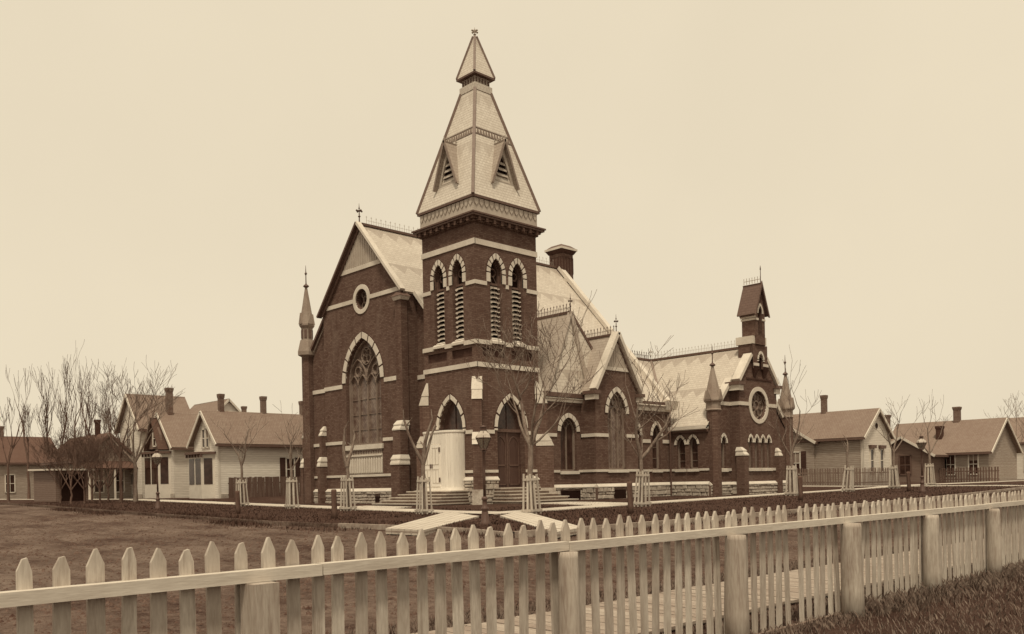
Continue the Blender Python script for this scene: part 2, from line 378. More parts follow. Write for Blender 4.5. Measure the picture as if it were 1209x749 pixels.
sheet('front_street', 'dirt_x', [x for x in GX if -600 < x <= KX], sorted(set([KY, SY1] + [SY1 + .15 * i for i in range(1, 88)])), zfs)
sheet('side_street', 'dirt_y', [x for x in GX if KX <= x <= SX1], [y for y in GY if -600 < y < 600], lambda x, y: g(x, y) - .12 + .02 * math.sin(x * 2.4))
def strip(name, mat, along, a0, a1, b0, b1, lift=.035, step=1.0, th=.06):
    """a walk following the ground; along 'x' or 'y'"""
    n = max(1, int(abs(a1 - a0) / step)); mb = MB(); vs = []; fs = []
    for i in range(n + 1):
        a = a0 + (a1 - a0) * i / n
        for b in (b0, b1):
            x, y = (a, b) if along == 'x' else (b, a); z = g(x, y) + lift; vs += [(x, y, z), (x, y, z - th)]
    for i in range(n):
        k = 4 * i; q = [(k, k + 2, k + 6, k + 4), (k + 1, k + 5, k + 7, k + 3), (k, k + 4, k + 5, k + 1), (k + 2, k + 3, k + 7, k + 6)]
        fs += [f if along == 'y' else f[::-1] for f in q]
    o = mb.add(vs, fs).build(name, mat); return tag(o, kind='structure')
strip('sidewalk', 'walk', 'x', -120, 6.6, -6.2, -4.75)
strip('sidewalk', 'walk', 'y', -6.6, 150, 6.75, 8.25, .039)
strip('church_path', 'walk', 'y', -4.75, -3.6, -4.6, -.8, .037)
strip('church_path', 'walk', 'x', 2.6, 6.75, .9, 3.6, .037)
strip('house_path', 'walk', 'x', 8.25, KX - .1, 30.4, 31.6, .04)
strip('house_path', 'walk', 'x', -2.2, 6.7, 31.9, 33.0, .04)
strip('kerb', 'kerb', 'y', KY, 120, KX - .1, KX, .07, 1.5, .3)
strip('kerb', 'dirt_x', 'x', -120, 8, KY - .02, KY + .1, .01, 1.5, .3)
strip('kerb', 'kerb', 'x', 8, KX - .1, KY - .02, KY + .1, .03, 1.5, .3)
STUBS = []
def on_stub(x, y):
    for Q in STUBS:
        sg = [(b.x - a.x) * (y - a.y) - (b.y - a.y) * (x - a.x) for a, b in zip(Q, Q[1:] + Q[:1])]
        if all(v > -.15 for v in sg) or all(v < .15 for v in sg): return True
    return False
def stub(px):
    """a crossing path of lengthwise planks; px: start-left, start-right, end-left, end-right"""
    a, b, c, d = [gp(*p) for p in px]; n = 6; STUBS.append([a, b, d, c])
    root = MB(); base = [p - Vector((0, 0, .01)) for p in (a, b, d, c)]
    nm = geometry.normal(base)
    if nm.z < 0: base = base[::-1]
    for p in base: p.z = g(p.x, p.y) + .01
    o = tag(root.slab(base, .05).build('crossing_walk', 'kerb'), kind='structure')
    for i in range(n):
        t0, t1 = (i + .03) / n, (i + .97) / n
        A0, A1, B0, B1 = a.lerp(b, t0), a.lerp(b, t1), c.lerp(d, t0), c.lerp(d, t1); mb = MB()
        lift = max(g(*(A0.lerp(B0, q / 10)).xy) - (A0.lerp(B0, q / 10)).z for q in range(11)) + .015
        q = [A0, A1, B1, B0]
        if geometry.normal(q).z < 0: q = q[::-1]
        mb.slab([p + UP * (lift + .005 * rg.random()) for p in q], .16)
        mb.build('plank', 'walk', o)
stub([(528, 606.3), (566, 611.5), (455, 627), (501, 628.5)])
stub([(590, 611.5), (618, 606), (655, 632), (690, 626.5)])
# the plank walk beside the picket fence
bw_o = tag(MB().box(25.15, 26.95, -30, 24, -.72, -.60).build('boardwalk', 'kerb'), kind='structure')
pk = MB().box(-.95, .95, -.09, .09, 0, .035).build('plank', 'plank', bw_o); pk.location = (26.05, -29.8, -.60)
for i in range(1, 240):
    c = pk.copy(); COL.objects.link(c); c.parent = bw_o
    c.location = (26.05 + rg.uniform(-.03, .03), -29.8 + .2 * i, -.60 + rg.uniform(-.006, .006)); c.rotation_euler = (0, 0, rg.uniform(-.01, .01))

# ------------------------------------------------------------------ the picket fence in front
FX = 27.88
fence = thing('picket_fence', 'long whitewashed picket fence on thick round posts with a missing picket', 'fence', (FX, -27.5, -.63))
def fbuild(mb, name, mat, smooth=False):
    o = mb.build(name, mat, fence, smooth); o.matrix_parent_inverse = Matrix.Translation((-FX, 27.5, .63)); return o
pv = [(-.045, -.62), (.045, -.62), (.045, .685), (0, .775), (-.045, .685)]
PM = []
for q in range(7):
    w0, t0, k0 = rg.uniform(-.006, .004), rg.uniform(-.012, .006), rg.uniform(-.006, .006); pvq = [(-.045 - w0, -.62), (.045 + w0, -.62), (.045 + w0 * .5, .3), (.043 + w0, .685 + k0), (.008, .772 + t0), (-.006, .772 + t0 * .6), (-.045 - w0, .685 - k0), (-.044 - w0 * .4, .2)]
    if q == 3: pvq[4] = (.014, .757); pvq[5] = (-.012, .75)
    pm = MB(); ext(pm, FR('y', 0), pvq, -.012, .012); ob = fbuild(pm, 'picket', 'picket'); PM.append(ob.data)
    if q: bpy.data.objects.remove(ob)
    else: p0 = ob
y = -27.49 - 8 * .1753; k = 0; first = True
while y < 12:
    skip = abs(y + 19.72) < .09; tilt = rg.gauss(0, .012)
    if abs(y + 17.95) < .09: tilt = .16
    if not skip:
        o = p0 if first else p0.copy()
        if not first: COL.objects.link(o); o.data = rg.choice(PM)
        first = False
        o.location = (FX - .036 + rg.uniform(-.004, .004), y + rg.gauss(0, .008), rg.gauss(0, .008)); o.rotation_euler = (-tilt, rg.gauss(0, .012), 0)
        o.scale = (1, rg.uniform(.9, 1.06), 1)
    y += .1753
PY = [-26.56, -23.77, -21.24, -18.64, -16.12, -13.5, -10.9, -8.3, -5.6, -2.9, 0, 3, 6, 9, 12]
ends = [-29.3, -26.1, -23.72, -18.7, -13.5, -8.3, -2.9, 3, 9, 12.1]
for a, b in zip(ends, ends[1:]):
    dz = rg.uniform(-.006, .006)
    fbuild(MB().box(FX - .022, FX + .07, a + .004, b - .004, .515 + dz, .59 + dz), 'rail', 'rail')
    fbuild(MB().box(FX - .022, FX + .03, a + .004, b - .004, -.68, -.60), 'rail', 'picket_far')
for i, py in enumerate(PY):
    if i == 0: fbuild(MB().box(FX - .005, FX + .175, py - .085, py + .085, -.8, .512), 'post', 'post')
    else:
        r = [.1, .09, .115, .125, .11][i % 5]; mb = MB(); prof = [(r * 1.12, -.8), (r * 1.08, -.3), (r, .2), (r * .93, .46), (r * .86, .51)]
        b0 = len(mb.v); mb.lathe(prof, (FX + .06 + r * .5, py, 0), 14)
        for v in mb.v: v.x += .008 * math.sin(v.z * 9 + i) ; v.y += .006 * math.cos(v.z * 7 + 2 * i)
        fbuild(mb, 'post', 'post', True)
# uncut grass along the fence
gm = MB()
for i in range(42000):
    y = -29 + 26 * rg.random() ** 1.1; x = rg.choice((rg.uniform(27.1, 28.3), rg.uniform(27.9, 30.5), rg.uniform(24.2, 25.15)))
    if (x - CAMP.x) ** 2 + (y - CAMP.y) ** 2 < 2: continue
    h = rg.uniform(.04, .14) * (1.5 if 27.5 < x < 28.6 and y > -18.5 else .8); a = rg.uniform(0, 6.28); w = rg.uniform(.004, .009); z = g(x, y) - .01
    l = h * rg.uniform(.2, .8); dx, dy = math.cos(a), math.sin(a)
    gm.add([(x - dy * w, y + dx * w, z), (x + dy * w, y - dx * w, z), (x + dx * l * .4 + dy * w * .6, y + dy * l * .4 - dx * w * .6, z + h * .65), (x + dx * l, y + dy * l, z + h)], [(0, 1, 2), (0, 2, 3)])
me = bpy.data.meshes.new('grass'); me.from_pydata([tuple(v) for v in gm.v], [], gm.f); me.materials.append(M['grass'])
go = bpy.data.objects.new('grass', me); COL.objects.link(go); tag(go, 'uncut grass growing along the foot of the picket fence', 'grass', kind='stuff')

tm_ = MB()
for i in range(46000):
    if rg.random() < .55: x, y = rg.uniform(-30, 16.2), rg.uniform(-13.2, -.8)
    else: x, y = rg.uniform(1.5, 16.2), rg.uniform(-13.2, 36)
    if -6.3 < y < -4.6 and x < 8.3 or 6.6 < x < 8.4 or (x < 4.3 and y > -3.6) or on_stub(x, y): continue
    h = rg.uniform(.03, .09); a = rg.uniform(0, 6.28); w = rg.uniform(.012, .03); z = g(x, y) - .01; dx, dy = math.cos(a), math.sin(a)
    tm_.add([(x - dy * w, y + dx * w, z), (x + dy * w, y - dx * w, z), (x + dx * h * .6, y + dy * h * .6, z + h)], [(0, 1, 2)])
for i in range(26000):
    if rg.random() < .6: x, y = rg.uniform(-25, 16), KY + rg.gauss(-.1, .5)
    else: x, y = KX + rg.gauss(0, .45), rg.uniform(-13, 30)
    if math.sin(x * .9) + math.sin(y * 1.3 + x * .37) + rg.gauss(0, .5) < .2 or on_stub(x, y): continue
    h = rg.uniform(.04, .17); a = rg.uniform(0, 6.28); w = rg.uniform(.008, .02); dx, dy = math.cos(a), math.sin(a)
    z = (g(x, y) - .01) if not in_street(x, y) else (g(x, y) - .13)
    tm_.add([(x - dy * w, y + dx * w, z), (x + dy * w, y - dx * w, z), (x + dx * h * .5, y + dy * h * .5, z + h)], [(0, 1, 2)])
me = bpy.data.meshes.new('lawn_grass'); me.from_pydata([tuple(v) for v in tm_.v], [], tm_.f); me.materials.append(M['lawn_grass'])
go = bpy.data.objects.new('lawn_grass', me); COL.objects.link(go); tag(go, 'short rough grass on the church lawn and verges', 'grass', kind='stuff')

cm = MB()
for i in range(22000):
    if rg.random() < .6: x, y = rg.uniform(-14, 27), rg.uniform(-26, -13.5)
    else: x, y = rg.uniform(16.6, 24.9), rg.uniform(-26, 10)
    if not in_street(x, y): continue
    r = .012 + .05 * rg.random() ** 3; z = zfs(x, y) + .005 if x < KX else g(x, y) - .115 + .02 * math.sin(x * 2.4); a = rg.uniform(0, 2); c, q = math.cos(a), math.sin(a)
    cm.add([(x + r * c, y + r * q, z - .01), (x - r * q, y + r * c, z - .01), (x - r * c * .8, y - r * q, z - .01), (x + r * .8 * q, y - r * c, z - .01), (x + r * .2 * rg.random(), y, z + r * rg.uniform(.4, .8))], [(0, 1, 4), (1, 2, 4), (2, 3, 4), (3, 0, 4)])
me = bpy.data.meshes.new('clods'); me.from_pydata([tuple(v) for v in cm.v], [], cm.f); me.materials.append(M['clod'])
go = bpy.data.objects.new('street_clods', me); COL.objects.link(go); tag(go, 'loose clods and pebbles scattered over the dirt streets', 'dirt', kind='stuff')

# ------------------------------------------------------------------ the church
church = thing('church', 'red brick gothic church with pale stone bands, corner tower, slate spire and side chapel', 'church', (0, 0, 0))
def part(mb, name, mat, parent=None, **k): return mb.build(name, mat, parent or church, **k)
TW, TD = 4.2, 4.4                                   # tower
F_TF, F_TR = FR('x', 0.0), FR('y', 0.0)             # tower front, tower right
F_N = FR('x', .15); F_WL = FR('x', .5); F_RC = FR('x', 1.1)
F_H = FR('y', -.8); F_B = FR('y', .3); F_L = FR('y', -.9)
F_CS = FR('x', 17.3); F_CW = FR('y', 2.0); F_CG = FR('y', 2.7)

def voussoirs(win, fr, c, spring, hw, ha, t, n=4, mat='stone', legs=0.0, proud=.05, gap=.075):
    """separate pale arch stones with dark joints between them"""
    N = 24; inn, out = arc_pts(c, spring, hw, ha, 0, N), arc_pts(c, spring, hw, ha, t, N); gp_ = gap
    for side in (1, -1):
        for k in range(n):
            i0, i1 = (k + gp_) / n * N, (k + 1 - gp_) / n * N
            def lerp(L, f):
                i = min(int(f), N - 1); q = f - i; return (L[i][0] + (L[i + 1][0] - L[i][0]) * q, L[i][1] + (L[i + 1][1] - L[i][1]) * q)
            im = (i0 + i1) / 2
            P = [lerp(out, i0), lerp(out, im), lerp(out, i1), lerp(inn, i1), lerp(inn, im), lerp(inn, i0)]
            if side < 0: P = [(2 * c - a, h) for a, h in P][::-1]
            mb = MB(); ext(mb, fr, P, -.06, proud); mb.build('arch_stone', mat, win)
        if legs:
            a0, a1 = (c + hw, c + hw + t) if side > 0 else (c - hw - t, c - hw)
            mb = MB(); ext(mb, fr, [(a0, spring - legs), (a1, spring - legs), (a1, spring - .03), (a0, spring - .03)], -.06, proud); mb.build('arch_stone', mat, win)
    # dark joint bed behind the stones, 2 cm less proud
    mb = MB(); o, i = arc_pts(c, spring, hw, ha, t + .03, 10), arc_pts(c, spring, hw, ha, .005, 10)
    for side in (1, -1):
        f = (lambda a: a) if side > 0 else (lambda a: 2 * c - a)
        for k in range(10):
            q = [(f(i[k][0]), i[k][1]), (f(o[k][0]), o[k][1]), (f(o[k + 1][0]), o[k + 1][1]), (f(i[k + 1][0]), i[k + 1][1])]
            if side < 0: q = q[::-1]
            ext(mb, fr, q, -.05, proud - .025)
    mb.build('arch_bed', 'brick_dark', win)
def window(fr, c, sill, spring, hw, ha, t=.22, n=4, glass='stained_dark', mull=1, depth=.28, sill_mat='stone', heads=True, trac='tracery', legs=0.0, sill_on=True):
    mb = MB(); ext(mb, fr, arch(c, sill, spring, hw, ha), -depth - .04, -depth); w = part(mb, 'window', glass)
    voussoirs(w, fr, c, spring, hw, ha, t, n, legs=legs)
    tr = MB(); polybar(tr, fr, arch(c, sill + .03, spring, hw - .04, ha - .06) + [(c - hw + .04, sill + .03)], .07, -depth + .002, -depth + .12)
    if mull:
        step = 2 * hw / (mull + 1)
        for k in range(1, mull + 1):
            a = c - hw + step * k; polybar(tr, fr, [(a, sill), (a, spring + (.25 * ha if heads else .5 * ha))], .04, -depth + .004, -depth + .1)
        if heads:
            for k in range(mull + 1):
                cc = c - hw + step * (k + .5); polybar(tr, fr, [p for p in arch(cc, spring - .02, spring, step / 2, step * .75)[2:]], .035, -depth + .004, -depth + .09)
            if mull >= 1: polybar(tr, fr, circ(c, spring + ha * .55, hw * .27, 14) + [(c + hw * .27, spring + ha * .55)], .035, -depth + .004, -depth + .09)
    else:
        for h in [sill + (spring - sill) * q for q in (.33, .66)]: polybar(tr, fr, [(c - hw, h), (c + hw, h)], .03, -depth + .004, -depth + .03)
    tr.build('tracery', trac, w)
    if sill_on:
        sb = MB(); ext(sb, fr, [(c - hw - .1, sill - .2), (c + hw + .1, sill - .2), (c + hw + .1, sill - .02), (c - hw - .1, sill - .02)], -.28, .10); sb.build('sill', sill_mat, w)
    return w
def band(fr, a0, a1, z0, z1, proud=.05, cuts=(), mat='stone', name='stone_band'):
    segs = [(a0, a1)]
    for c0, c1 in cuts:
        segs = [q for s0, s1 in segs for q in ((s0, min(s1, c0)), (max(s0, c1), s1)) if q[1] - q[0] > .03]
    for s0, s1 in segs:
        mb = MB(); ext(mb, fr, [(s0, z0), (s1, z0), (s1, z1), (s0, z1)], -.04, proud); part(mb, name, mat)
rs = random.Random(11)
def plinth(fr, a0, a1, z1=.80, holes=(), proud=.13, z0=-.35):
    """coursed rock-faced stones under a smooth weathered water table"""
    mb = MB(); ext(mb, fr, [(a0, z0), (a1, z0), (a1, z1), (a0, z1)], -.05, proud - .05); pl = part(mb, 'plinth', 'rubble_joint')
    st = MB(); z = z0
    while z < z1 - .05:
        ch = rs.choice((.16, .2, .24, .28)); h = min(ch, z1 - z); h = z1 - z if z1 - z - h < .1 else h; a = a0 - rs.uniform(0, .4)
        while a < a1:
            L = rs.uniform(.18, .62); b0, b1 = max(a, a0) + .012, min(a + L, a1) - .012; a += L
            if b1 - b0 < .06: continue
            for q0, q1, qz0, qz1 in holes:
                if z < qz1 - .03 and z + h > qz0 + .03:
                    if b0 < q0 < b1: b1 = q0 - .01
                    elif b0 < q1 < b1: b0 = q1 + .01
                    elif q0 <= b0 and b1 <= q1: b1 = b0
            if b1 - b0 < .1: continue
            d = proud + rs.uniform(-.015, .05); ins = .035
            f = [(b0, z + .012), (b1, z + .012), (b1, z + h - .012), (b0, z + h - .012)]
            m = [(b0 + ins * rs.uniform(.4, 1.6), z + rs.uniform(.02, .06)), (b1 - ins * rs.uniform(.4, 1.6), z + rs.uniform(.02, .06)), (b1 - ins * rs.uniform(.4, 1.6), z + h - rs.uniform(.02, .06)), (b0 + ins * rs.uniform(.4, 1.6), z + h - rs.uniform(.02, .06))]
            st.add([fr.P(p, q, proud - .06) for p, q in f] + [fr.P(p + rs.uniform(-.015, .015), q, d) for p, q in m], [(4, 5, 6, 7), (0, 1, 5, 4), (1, 2, 6, 5), (2, 3, 7, 6), (3, 0, 4, 7)])
        z += h
    so_ = st.build('plinth_stones', 'rubble', pl); so_['kind'] = 'stuff'
    mb = MB(); n = fr.n
    mb.add([fr.P(a0, z1, 0), fr.P(a1, z1, 0), fr.P(a1, z1, proud + .03), fr.P(a0, z1, proud + .03), fr.P(a0, z1 + .22, -.02), fr.P(a1, z1 + .22, -.02), fr.P(a1, z1 + .05, proud + .03), fr.P(a0, z1 + .05, proud + .03)],
           [(0, 1, 2, 3), (4, 7, 6, 5), (3, 2, 6, 7), (0, 4, 5, 1), (0, 3, 7, 4), (1, 5, 6, 2)])
    mb.build('water_table', 'stone', pl)
    for q0, q1, qz0, qz1 in holes:
        mb = MB(); ext(mb, fr, [(q0, qz0), (q1, qz0), (q1, qz1), (q0, qz1)], 0, proud - .03); mb.build('cellar_window', 'void', pl)
    return pl
def wall(fr, outer, holes, name='wall', mat='brick', depth=.3):
    mb = MB(); panel(mb, fr, outer, holes, depth); return part(mb, name, mat)
def pier(stages, name='buttress', so=.62):
    """stages: (x0,x1,y0,y1,z0,z1) from the ground up; between them sloping stone set-offs"""
    mb = MB()
    for s in stages: mb.box(*s)
    p = part(mb, name, 'brick')
    for a, b in zip(stages, stages[1:]):
        A, B_ = (a[0] - .03, a[1] + .03, a[2] - .03, a[3] + .03), (b[0] - .01, b[1] + .01, b[2] - .01, b[3] + .01)
        mid = tuple(p0 + (p1 - p0) * .45 for p0, p1 in zip(A, B_)); m2 = tuple(q + e for q, e in zip(mid, (-.03, .03, -.03, .03))); z = a[5] + .001
        c = MB().frustum(A, z, A, z + .07).frustum(A, z + .07, mid, z + so * .5); c.build('set_off', 'stone', p)
        MB().frustum(m2, z + so * .5 + .002, m2, z + so * .5 + .06).frustum(m2, z + so * .5 + .06, B_, z + so).build('set_off', 'stone', p)
    return p
def diag_buttress(cx, cy, dx, dy, spec, w=.235):
    """spec: (projection, z0, z1, set-off height)"""
    d = Vector((dx, dy, 0)).normalized(); u = Vector((-d.y, d.x, 0)); c = Vector((cx, cy, 0)); mb = MB(); p = None; caps = []
    for k, (pr, z0, z1, so_) in enumerate(spec):
        a = [c - d * .25 - u * w, c + d * pr - u * w, c + d * pr + u * w, c - d * .25 + u * w]
        mb.add([q + UP * z0 for q in a] + [q + UP * z1 for q in a], [(3, 2, 1, 0), (4, 5, 6, 7), (0, 1, 5, 4), (1, 2, 6, 5), (2, 3, 7, 6), (3, 0, 4, 7)])
        nx = spec[k + 1][0] if k + 1 < len(spec) else -.1
        w2 = w + .025; lo = [c - d * .2 - u * w2, c + d * (pr + .04) - u * w2, c + d * (pr + .04) + u * w2, c - d * .2 + u * w2]; m0 = so_ * .42
        hi = [c - d * .2 - u * w2 * .98, c + d * nx - u * w2 * .98, c + d * nx + u * w2 * .98, c - d * .2 + u * w2 * .98]
        cb = MB(); bx = [(3, 2, 1, 0), (4, 5, 6, 7), (0, 1, 5, 4), (1, 2, 6, 5), (2, 3, 7, 6), (3, 0, 4, 7)]
        mid = [q0.lerp(q1, .38) for q0, q1 in zip(lo, hi)]
        cb.add([q + UP * (z1 + .002) for q in lo] + [q + UP * (z1 + m0) for q in mid], bx)
        mid2 = [q + (q - c).normalized() * .03 for q in mid]
        cb.add([q + UP * (z1 + m0 + .004) for q in mid2] + [q + UP * (z1 + so_) for q in hi], bx); caps.append(cb)
    p = part(mb, 'buttress', 'brick')
    for cb in caps: cb.build('set_off', 'stone', p)
    MB().add([q + UP * -.3 for q in [c - u * (w + .06), c + d * (spec[0][0] + .08) - u * (w + .06), c + d * (spec[0][0] + .08) + u * (w + .06), c + u * (w + .06)]] +
             [q + UP * .78 for q in [c - u * (w + .06), c + d * (spec[0][0] + .08) - u * (w + .06), c + d * (spec[0][0] + .08) + u * (w + .06), c + u * (w + .06)]],
             [(3, 2, 1, 0), (4, 5, 6, 7), (0, 1, 5, 4), (1, 2, 6, 5), (2, 3, 7, 6), (3, 0, 4, 7)]).build('base_stone', 'rubble', p)
def coping(a, b, w=.34, h=.16, up=UP, mat='stone', name='coping'):
    return part(MB().bar(a, b, w, h, up), name, mat)
def cresting(a, b, h=.42, step=.26, mat='iron_pale', name='ridge_cresting'):
    a, b = Vector(a), Vector(b); L = (b - a).length; n = max(2, int(L / step)); d = (b - a) / n; mb = MB()
    f = .6 if mat == 'iron_pale' else 1.0; mb.bar(a, b, .04, .04); mb.bar(a + UP * h * .45, b + UP * h * .45, .018 * f, .018 * f)
    for i in range(n + 1):
        p = a + d * i; mb.bar(p, p + UP * h * .85, .026 * f, .026 * f, Vector((1, 0, 0))); q = p + UP * h * .85
        mb.bar(q - d.normalized() * .05, q + d.normalized() * .045, .028 * f, .028 * f); mb.bar(q, q + UP * h * .15, .02 * f, .02 * f, Vector((1, 0, 0)))
        if i < n: m = p + d * .5; mb.bar(m, m + UP * h * .6, .018 * f, .018 * f, Vector((1, 0, 0)))
    return part(mb, name, mat)
def finial(p, h=.9, mat='iron', s=1.0, arms=True):
    mb = MB(); mb.lathe([(.035 * s, 0), (.03 * s, h * .25), (.08 * s, h * .3), (.03 * s, h * .36), (.022 * s, h * .7), (.05 * s, h * .74), (.02 * s, h * .8), (.008, h)], p, 8)
    if arms:
        for a in (0, math.pi / 2):
            d = Vector((math.cos(a), math.sin(a), 0)) * .16 * s; q = Vector(p) + UP * h * .6; mb.bar(q - d, q + d, .045 * s, .06 * s)
            for e in (-1, 1): mb.lathe([(.01, -.06 * s), (.06 * s, 0), (.01, .06 * s)], q + d * e, 6)
    return part(mb, 'finial', mat)

# --- tower
def bel(c): return arch(c, 8.42, 11.8, .42, .78)
Zt = 14.45
for fr, L, mid in ((F_TF, -TW, -TW / 2), (F_TR, 0.0, TD / 2)):
    A, B = (-TW, 0.0) if fr is F_TF else (0.0, TD)
    cs = (mid - .76, mid + .76); dc = -2.1 if fr is F_TF else 2.3
    panels = [[(c - .78, 7.5), (c + .78, 7.5), (c + .78, 7.95), (c - .78, 7.95)] for c in (mid - 1.0, mid + 1.0)]
    wall(fr, [(A, -.3), (B, -.3), (B, Zt), (A, Zt)], [bel(c) for c in cs] + [arch(dc, .86, 3.9, .98, 1.6)] + panels, depth=.36)
    for c, pn in zip((mid - 1.0, mid + 1.0), panels):
        mb = MB(); ext(mb, fr, pn, -.14, -.09); part(mb, 'recessed_panel', 'brick_dark')
    for c in cs:
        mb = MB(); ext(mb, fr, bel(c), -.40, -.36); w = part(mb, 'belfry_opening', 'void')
        voussoirs(w, fr, c, 11.8, .42, .78, .24, 4, legs=.48, gap=.13)
        fm = MB(); polybar(fm, fr, arch(c, 8.45, 11.8, .36, .7) + [(c - .36, 8.45)], .1, -.36, -.2)
        polybar(fm, fr, [(c - .4, 11.28), (c + .4, 11.28)], .1, -.35, -.19); polybar(fm, fr, circ(c, 11.88, .2, 12) + [(c + .2, 11.88)], .06, -.355, -.25)
        fm.build('frame', 'trim_dark', w)
        for k in range(11):
            z = 8.62 + k * .238; lo = MB(); n_ = 3
            # each louvre blade slopes out and down and ends in a scalloped edge
            pts = [(c - .38, -.30, z + .22), (c + .38, -.30, z + .22)]; e = []
            for j in range(n_ * 2 + 1): e.append((c + .38 - .76 * j / (n_ * 2), -.14, z + (.0 if j % 2 else .07)))
            top = [fr.P(a, h, d) for a, d, h in pts + e]; nb = len(top); bot = [p - UP * .028 for p in top]
            lo.add(top + bot, [tuple(range(nb)), tuple(range(2 * nb - 1, nb - 1, -1))] + [(i, nb + i, nb + (i + 1) % nb, (i + 1) % nb) for i in range(nb)])
            lo.build('louvre', 'louvre', w)
        sb = MB(); sb.add([fr.P(c - .46, 8.18, .03), fr.P(c + .46, 8.18, .03), fr.P(c + .46, 8.18, .14), fr.P(c - .46, 8.18, .14), fr.P(c - .44, 8.60, -.3), fr.P(c + .44, 8.60, -.3), fr.P(c + .46, 8.30, .14), fr.P(c - .46, 8.30, .14)],
                          [(0, 1, 2, 3), (4, 7, 6, 5), (3, 2, 6, 7), (0, 4, 5, 1), (0, 3, 7, 4), (1, 5, 6, 2)]); sb.build('sill', 'stone', w)
    oc = [(c - .66, c + .66) for c in cs]
    e0, e1 = (A - .05, B + .05) if fr is F_TF else (A, B + .05)
    band(fr, e0, e1, 13.10, 13.38); band(fr, e0, e1, 11.1, 11.3, .045, oc); band(fr, e0, e1, 8.1, 8.32, .07, [(c - .46, c + .46) for c in cs]); band(fr, e0, e1, 6.95, 7.19)
    band(fr, e0, e1, 3.6, 3.79, .05, [(dc - 1.2, dc + 1.2)]); band(fr, e0, e1, 1.62, 1.76, .05, [(dc - 1.0, dc + 1.0)])
    if fr is F_TF: plinth(fr, A, B, 1.22, [], .11)
    else:
        plinth(fr, A, 1.3, 1.22, [], .11); plinth(fr, 3.3, B, 1.22, [], .11)
    # doorway
    dm = MB(); ext(dm, fr, arch(dc, .86, 3.9, .98, 1.6), -.5, -.36); D = part(dm, 'door', 'door'); voussoirs(D, fr, dc, 3.9, .98, 1.6, .21, 3, legs=.12)
    dd = MB(); polybar(dd, fr, [(dc, .86), (dc, 3.85)], .06, -.36, -.32); polybar(dd, fr, [(dc - .98, 3.8), (dc + .98, 3.8)], .16, -.36, -.28)
    for s in (-1, 1):
        polybar(dd, fr, arch(dc + s * .48, 1.0, 3.0, .36, .5) + [(dc + s * .48 - .36, 1.0)], .05, -.36, -.33)
        polybar(dd, fr, [(dc + s * .48 - .36, 2.0), (dc + s * .48 + .36, 2.0)], .07, -.36, -.33)
    dd.build('door_frame', 'trim_dark', D)
    tm = MB(); ext(tm, fr, arch(dc, 3.9, 3.92, .8, 1.3), -.355, -.345); polybar(tm, fr, [(dc, 3.9), (dc, 5.1)], .05, -.35, -.30); tm.build('fanlight', 'stained_dark', D)
# plain back and left sides of the tower
mb = MB(); mb.add([(-TW, 0, -.3), (-TW, TD, -.3), (0, TD, -.3), (-TW, 0, Zt), (-TW, TD, Zt), (0, TD, Zt)], [(0, 3, 4, 1), (1, 4, 5, 2)]); part(mb, 'wall', 'brick')
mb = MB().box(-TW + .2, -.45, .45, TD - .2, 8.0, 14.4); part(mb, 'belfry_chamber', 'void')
def ring(e, z0, z1, mat, name, ins=.6):
    return part(MB().box(-TW - e, e, -e, TD + e, z0, z1), name, mat)
ring(.10, 14.20, 14.32, 'brick', 'string_course')
cor = ring(.34, 14.44, 14.54, 'trim_dark', 'cornice'); MB().box(-TW - .4, .4, -.4, TD + .4, 14.54, 14.62).build('cornice_cap', 'trim_dark', cor); MB().box(-TW - .2, .2, -.2, TD + .2, 14.32, 14.44).build('cornice_bed', 'brick', cor)
n = 9
for i in range(n):
    a = -TW + .15 + (TW - .3) * i / (n - 1); MB().box(a - .08, a + .08, -.30, -.1, 14.22, 14.438).build('corbel', 'brick', cor)
    b = .15 + (TD - .3) * i / (n - 1); MB().box(.1, .30, b - .08, b + .08, 14.22, 14.438).build('corbel', 'brick', cor)
fz = ring(.06, 14.62, 15.42, 'cornice', 'frieze')
for i in range(13):        # hanging tongue ornament under the eave
    a = -TW + .12 + (TW - .24) * i / 12; m_ = MB(); ext(m_, F_TF, [(a - .15, 15.40), (a + .15, 15.40)][::-1] + [(a - .1, 15.15), (a, 15.02), (a + .1, 15.15)], .06, .10); m_.build('tongue', 'cornice', fz)
    b = .12 + (TD - .24) * i / 12; m_ = MB(); ext(m_, F_TR, [(b + .15, 15.40), (b - .15, 15.40), (b - .1, 15.15), (b, 15.02), (b + .1, 15.15)], .06, .10); m_.build('tongue', 'cornice', fz)
SXc, SYc = -2.1, 2.2
ev = part(MB().box(SXc - 2.27, SXc + 2.27, SYc - 2.37, SYc + 2.37, 15.42, 15.54), 'eave', 'trim_dark')
def pyr(c, h0x, h0y, z0, h1, z1, mat, name, parent=None):
    mb = MB().frustum((c[0] - h0x, c[0] + h0x, c[1] - h0y, c[1] + h0y), z0, (c[0] - h1, c[0] + h1, c[1] - h1, c[1] + h1), z1); return part(mb, name, mat, parent, ridge=z1)
spire = pyr((SXc, SYc), 2.27, 2.37, 15.545, .57, 21.88, 'slate_spire', 'spire')
for sx in (-1, 1):
    for sy in (-1, 1): MB().bar((SXc + sx * 2.27, SYc + sy * 2.37, 15.54), (SXc + sx * .57, SYc + sy * .57, 21.9), .16, .14).build('hip_roll', 'hip', spire)
def half(z): return 2.27 + (.57 - 2.27) * (z - 15.545) / (21.88 - 15.545)
def halfy(z): return 2.37 + (.57 - 2.37) * (z - 15.545) / (21.88 - 15.545)
for k, (z, col, th) in enumerate(((19.1, 'lead', .06), (19.45, 'lead', .05))):
    h = half(z) + .03; hy = halfy(z) + .03; MB().box(SXc - h, SXc + h, SYc - hy, SYc + hy, z, z + th).build('spire_band', col, spire)
bm_ = MB()
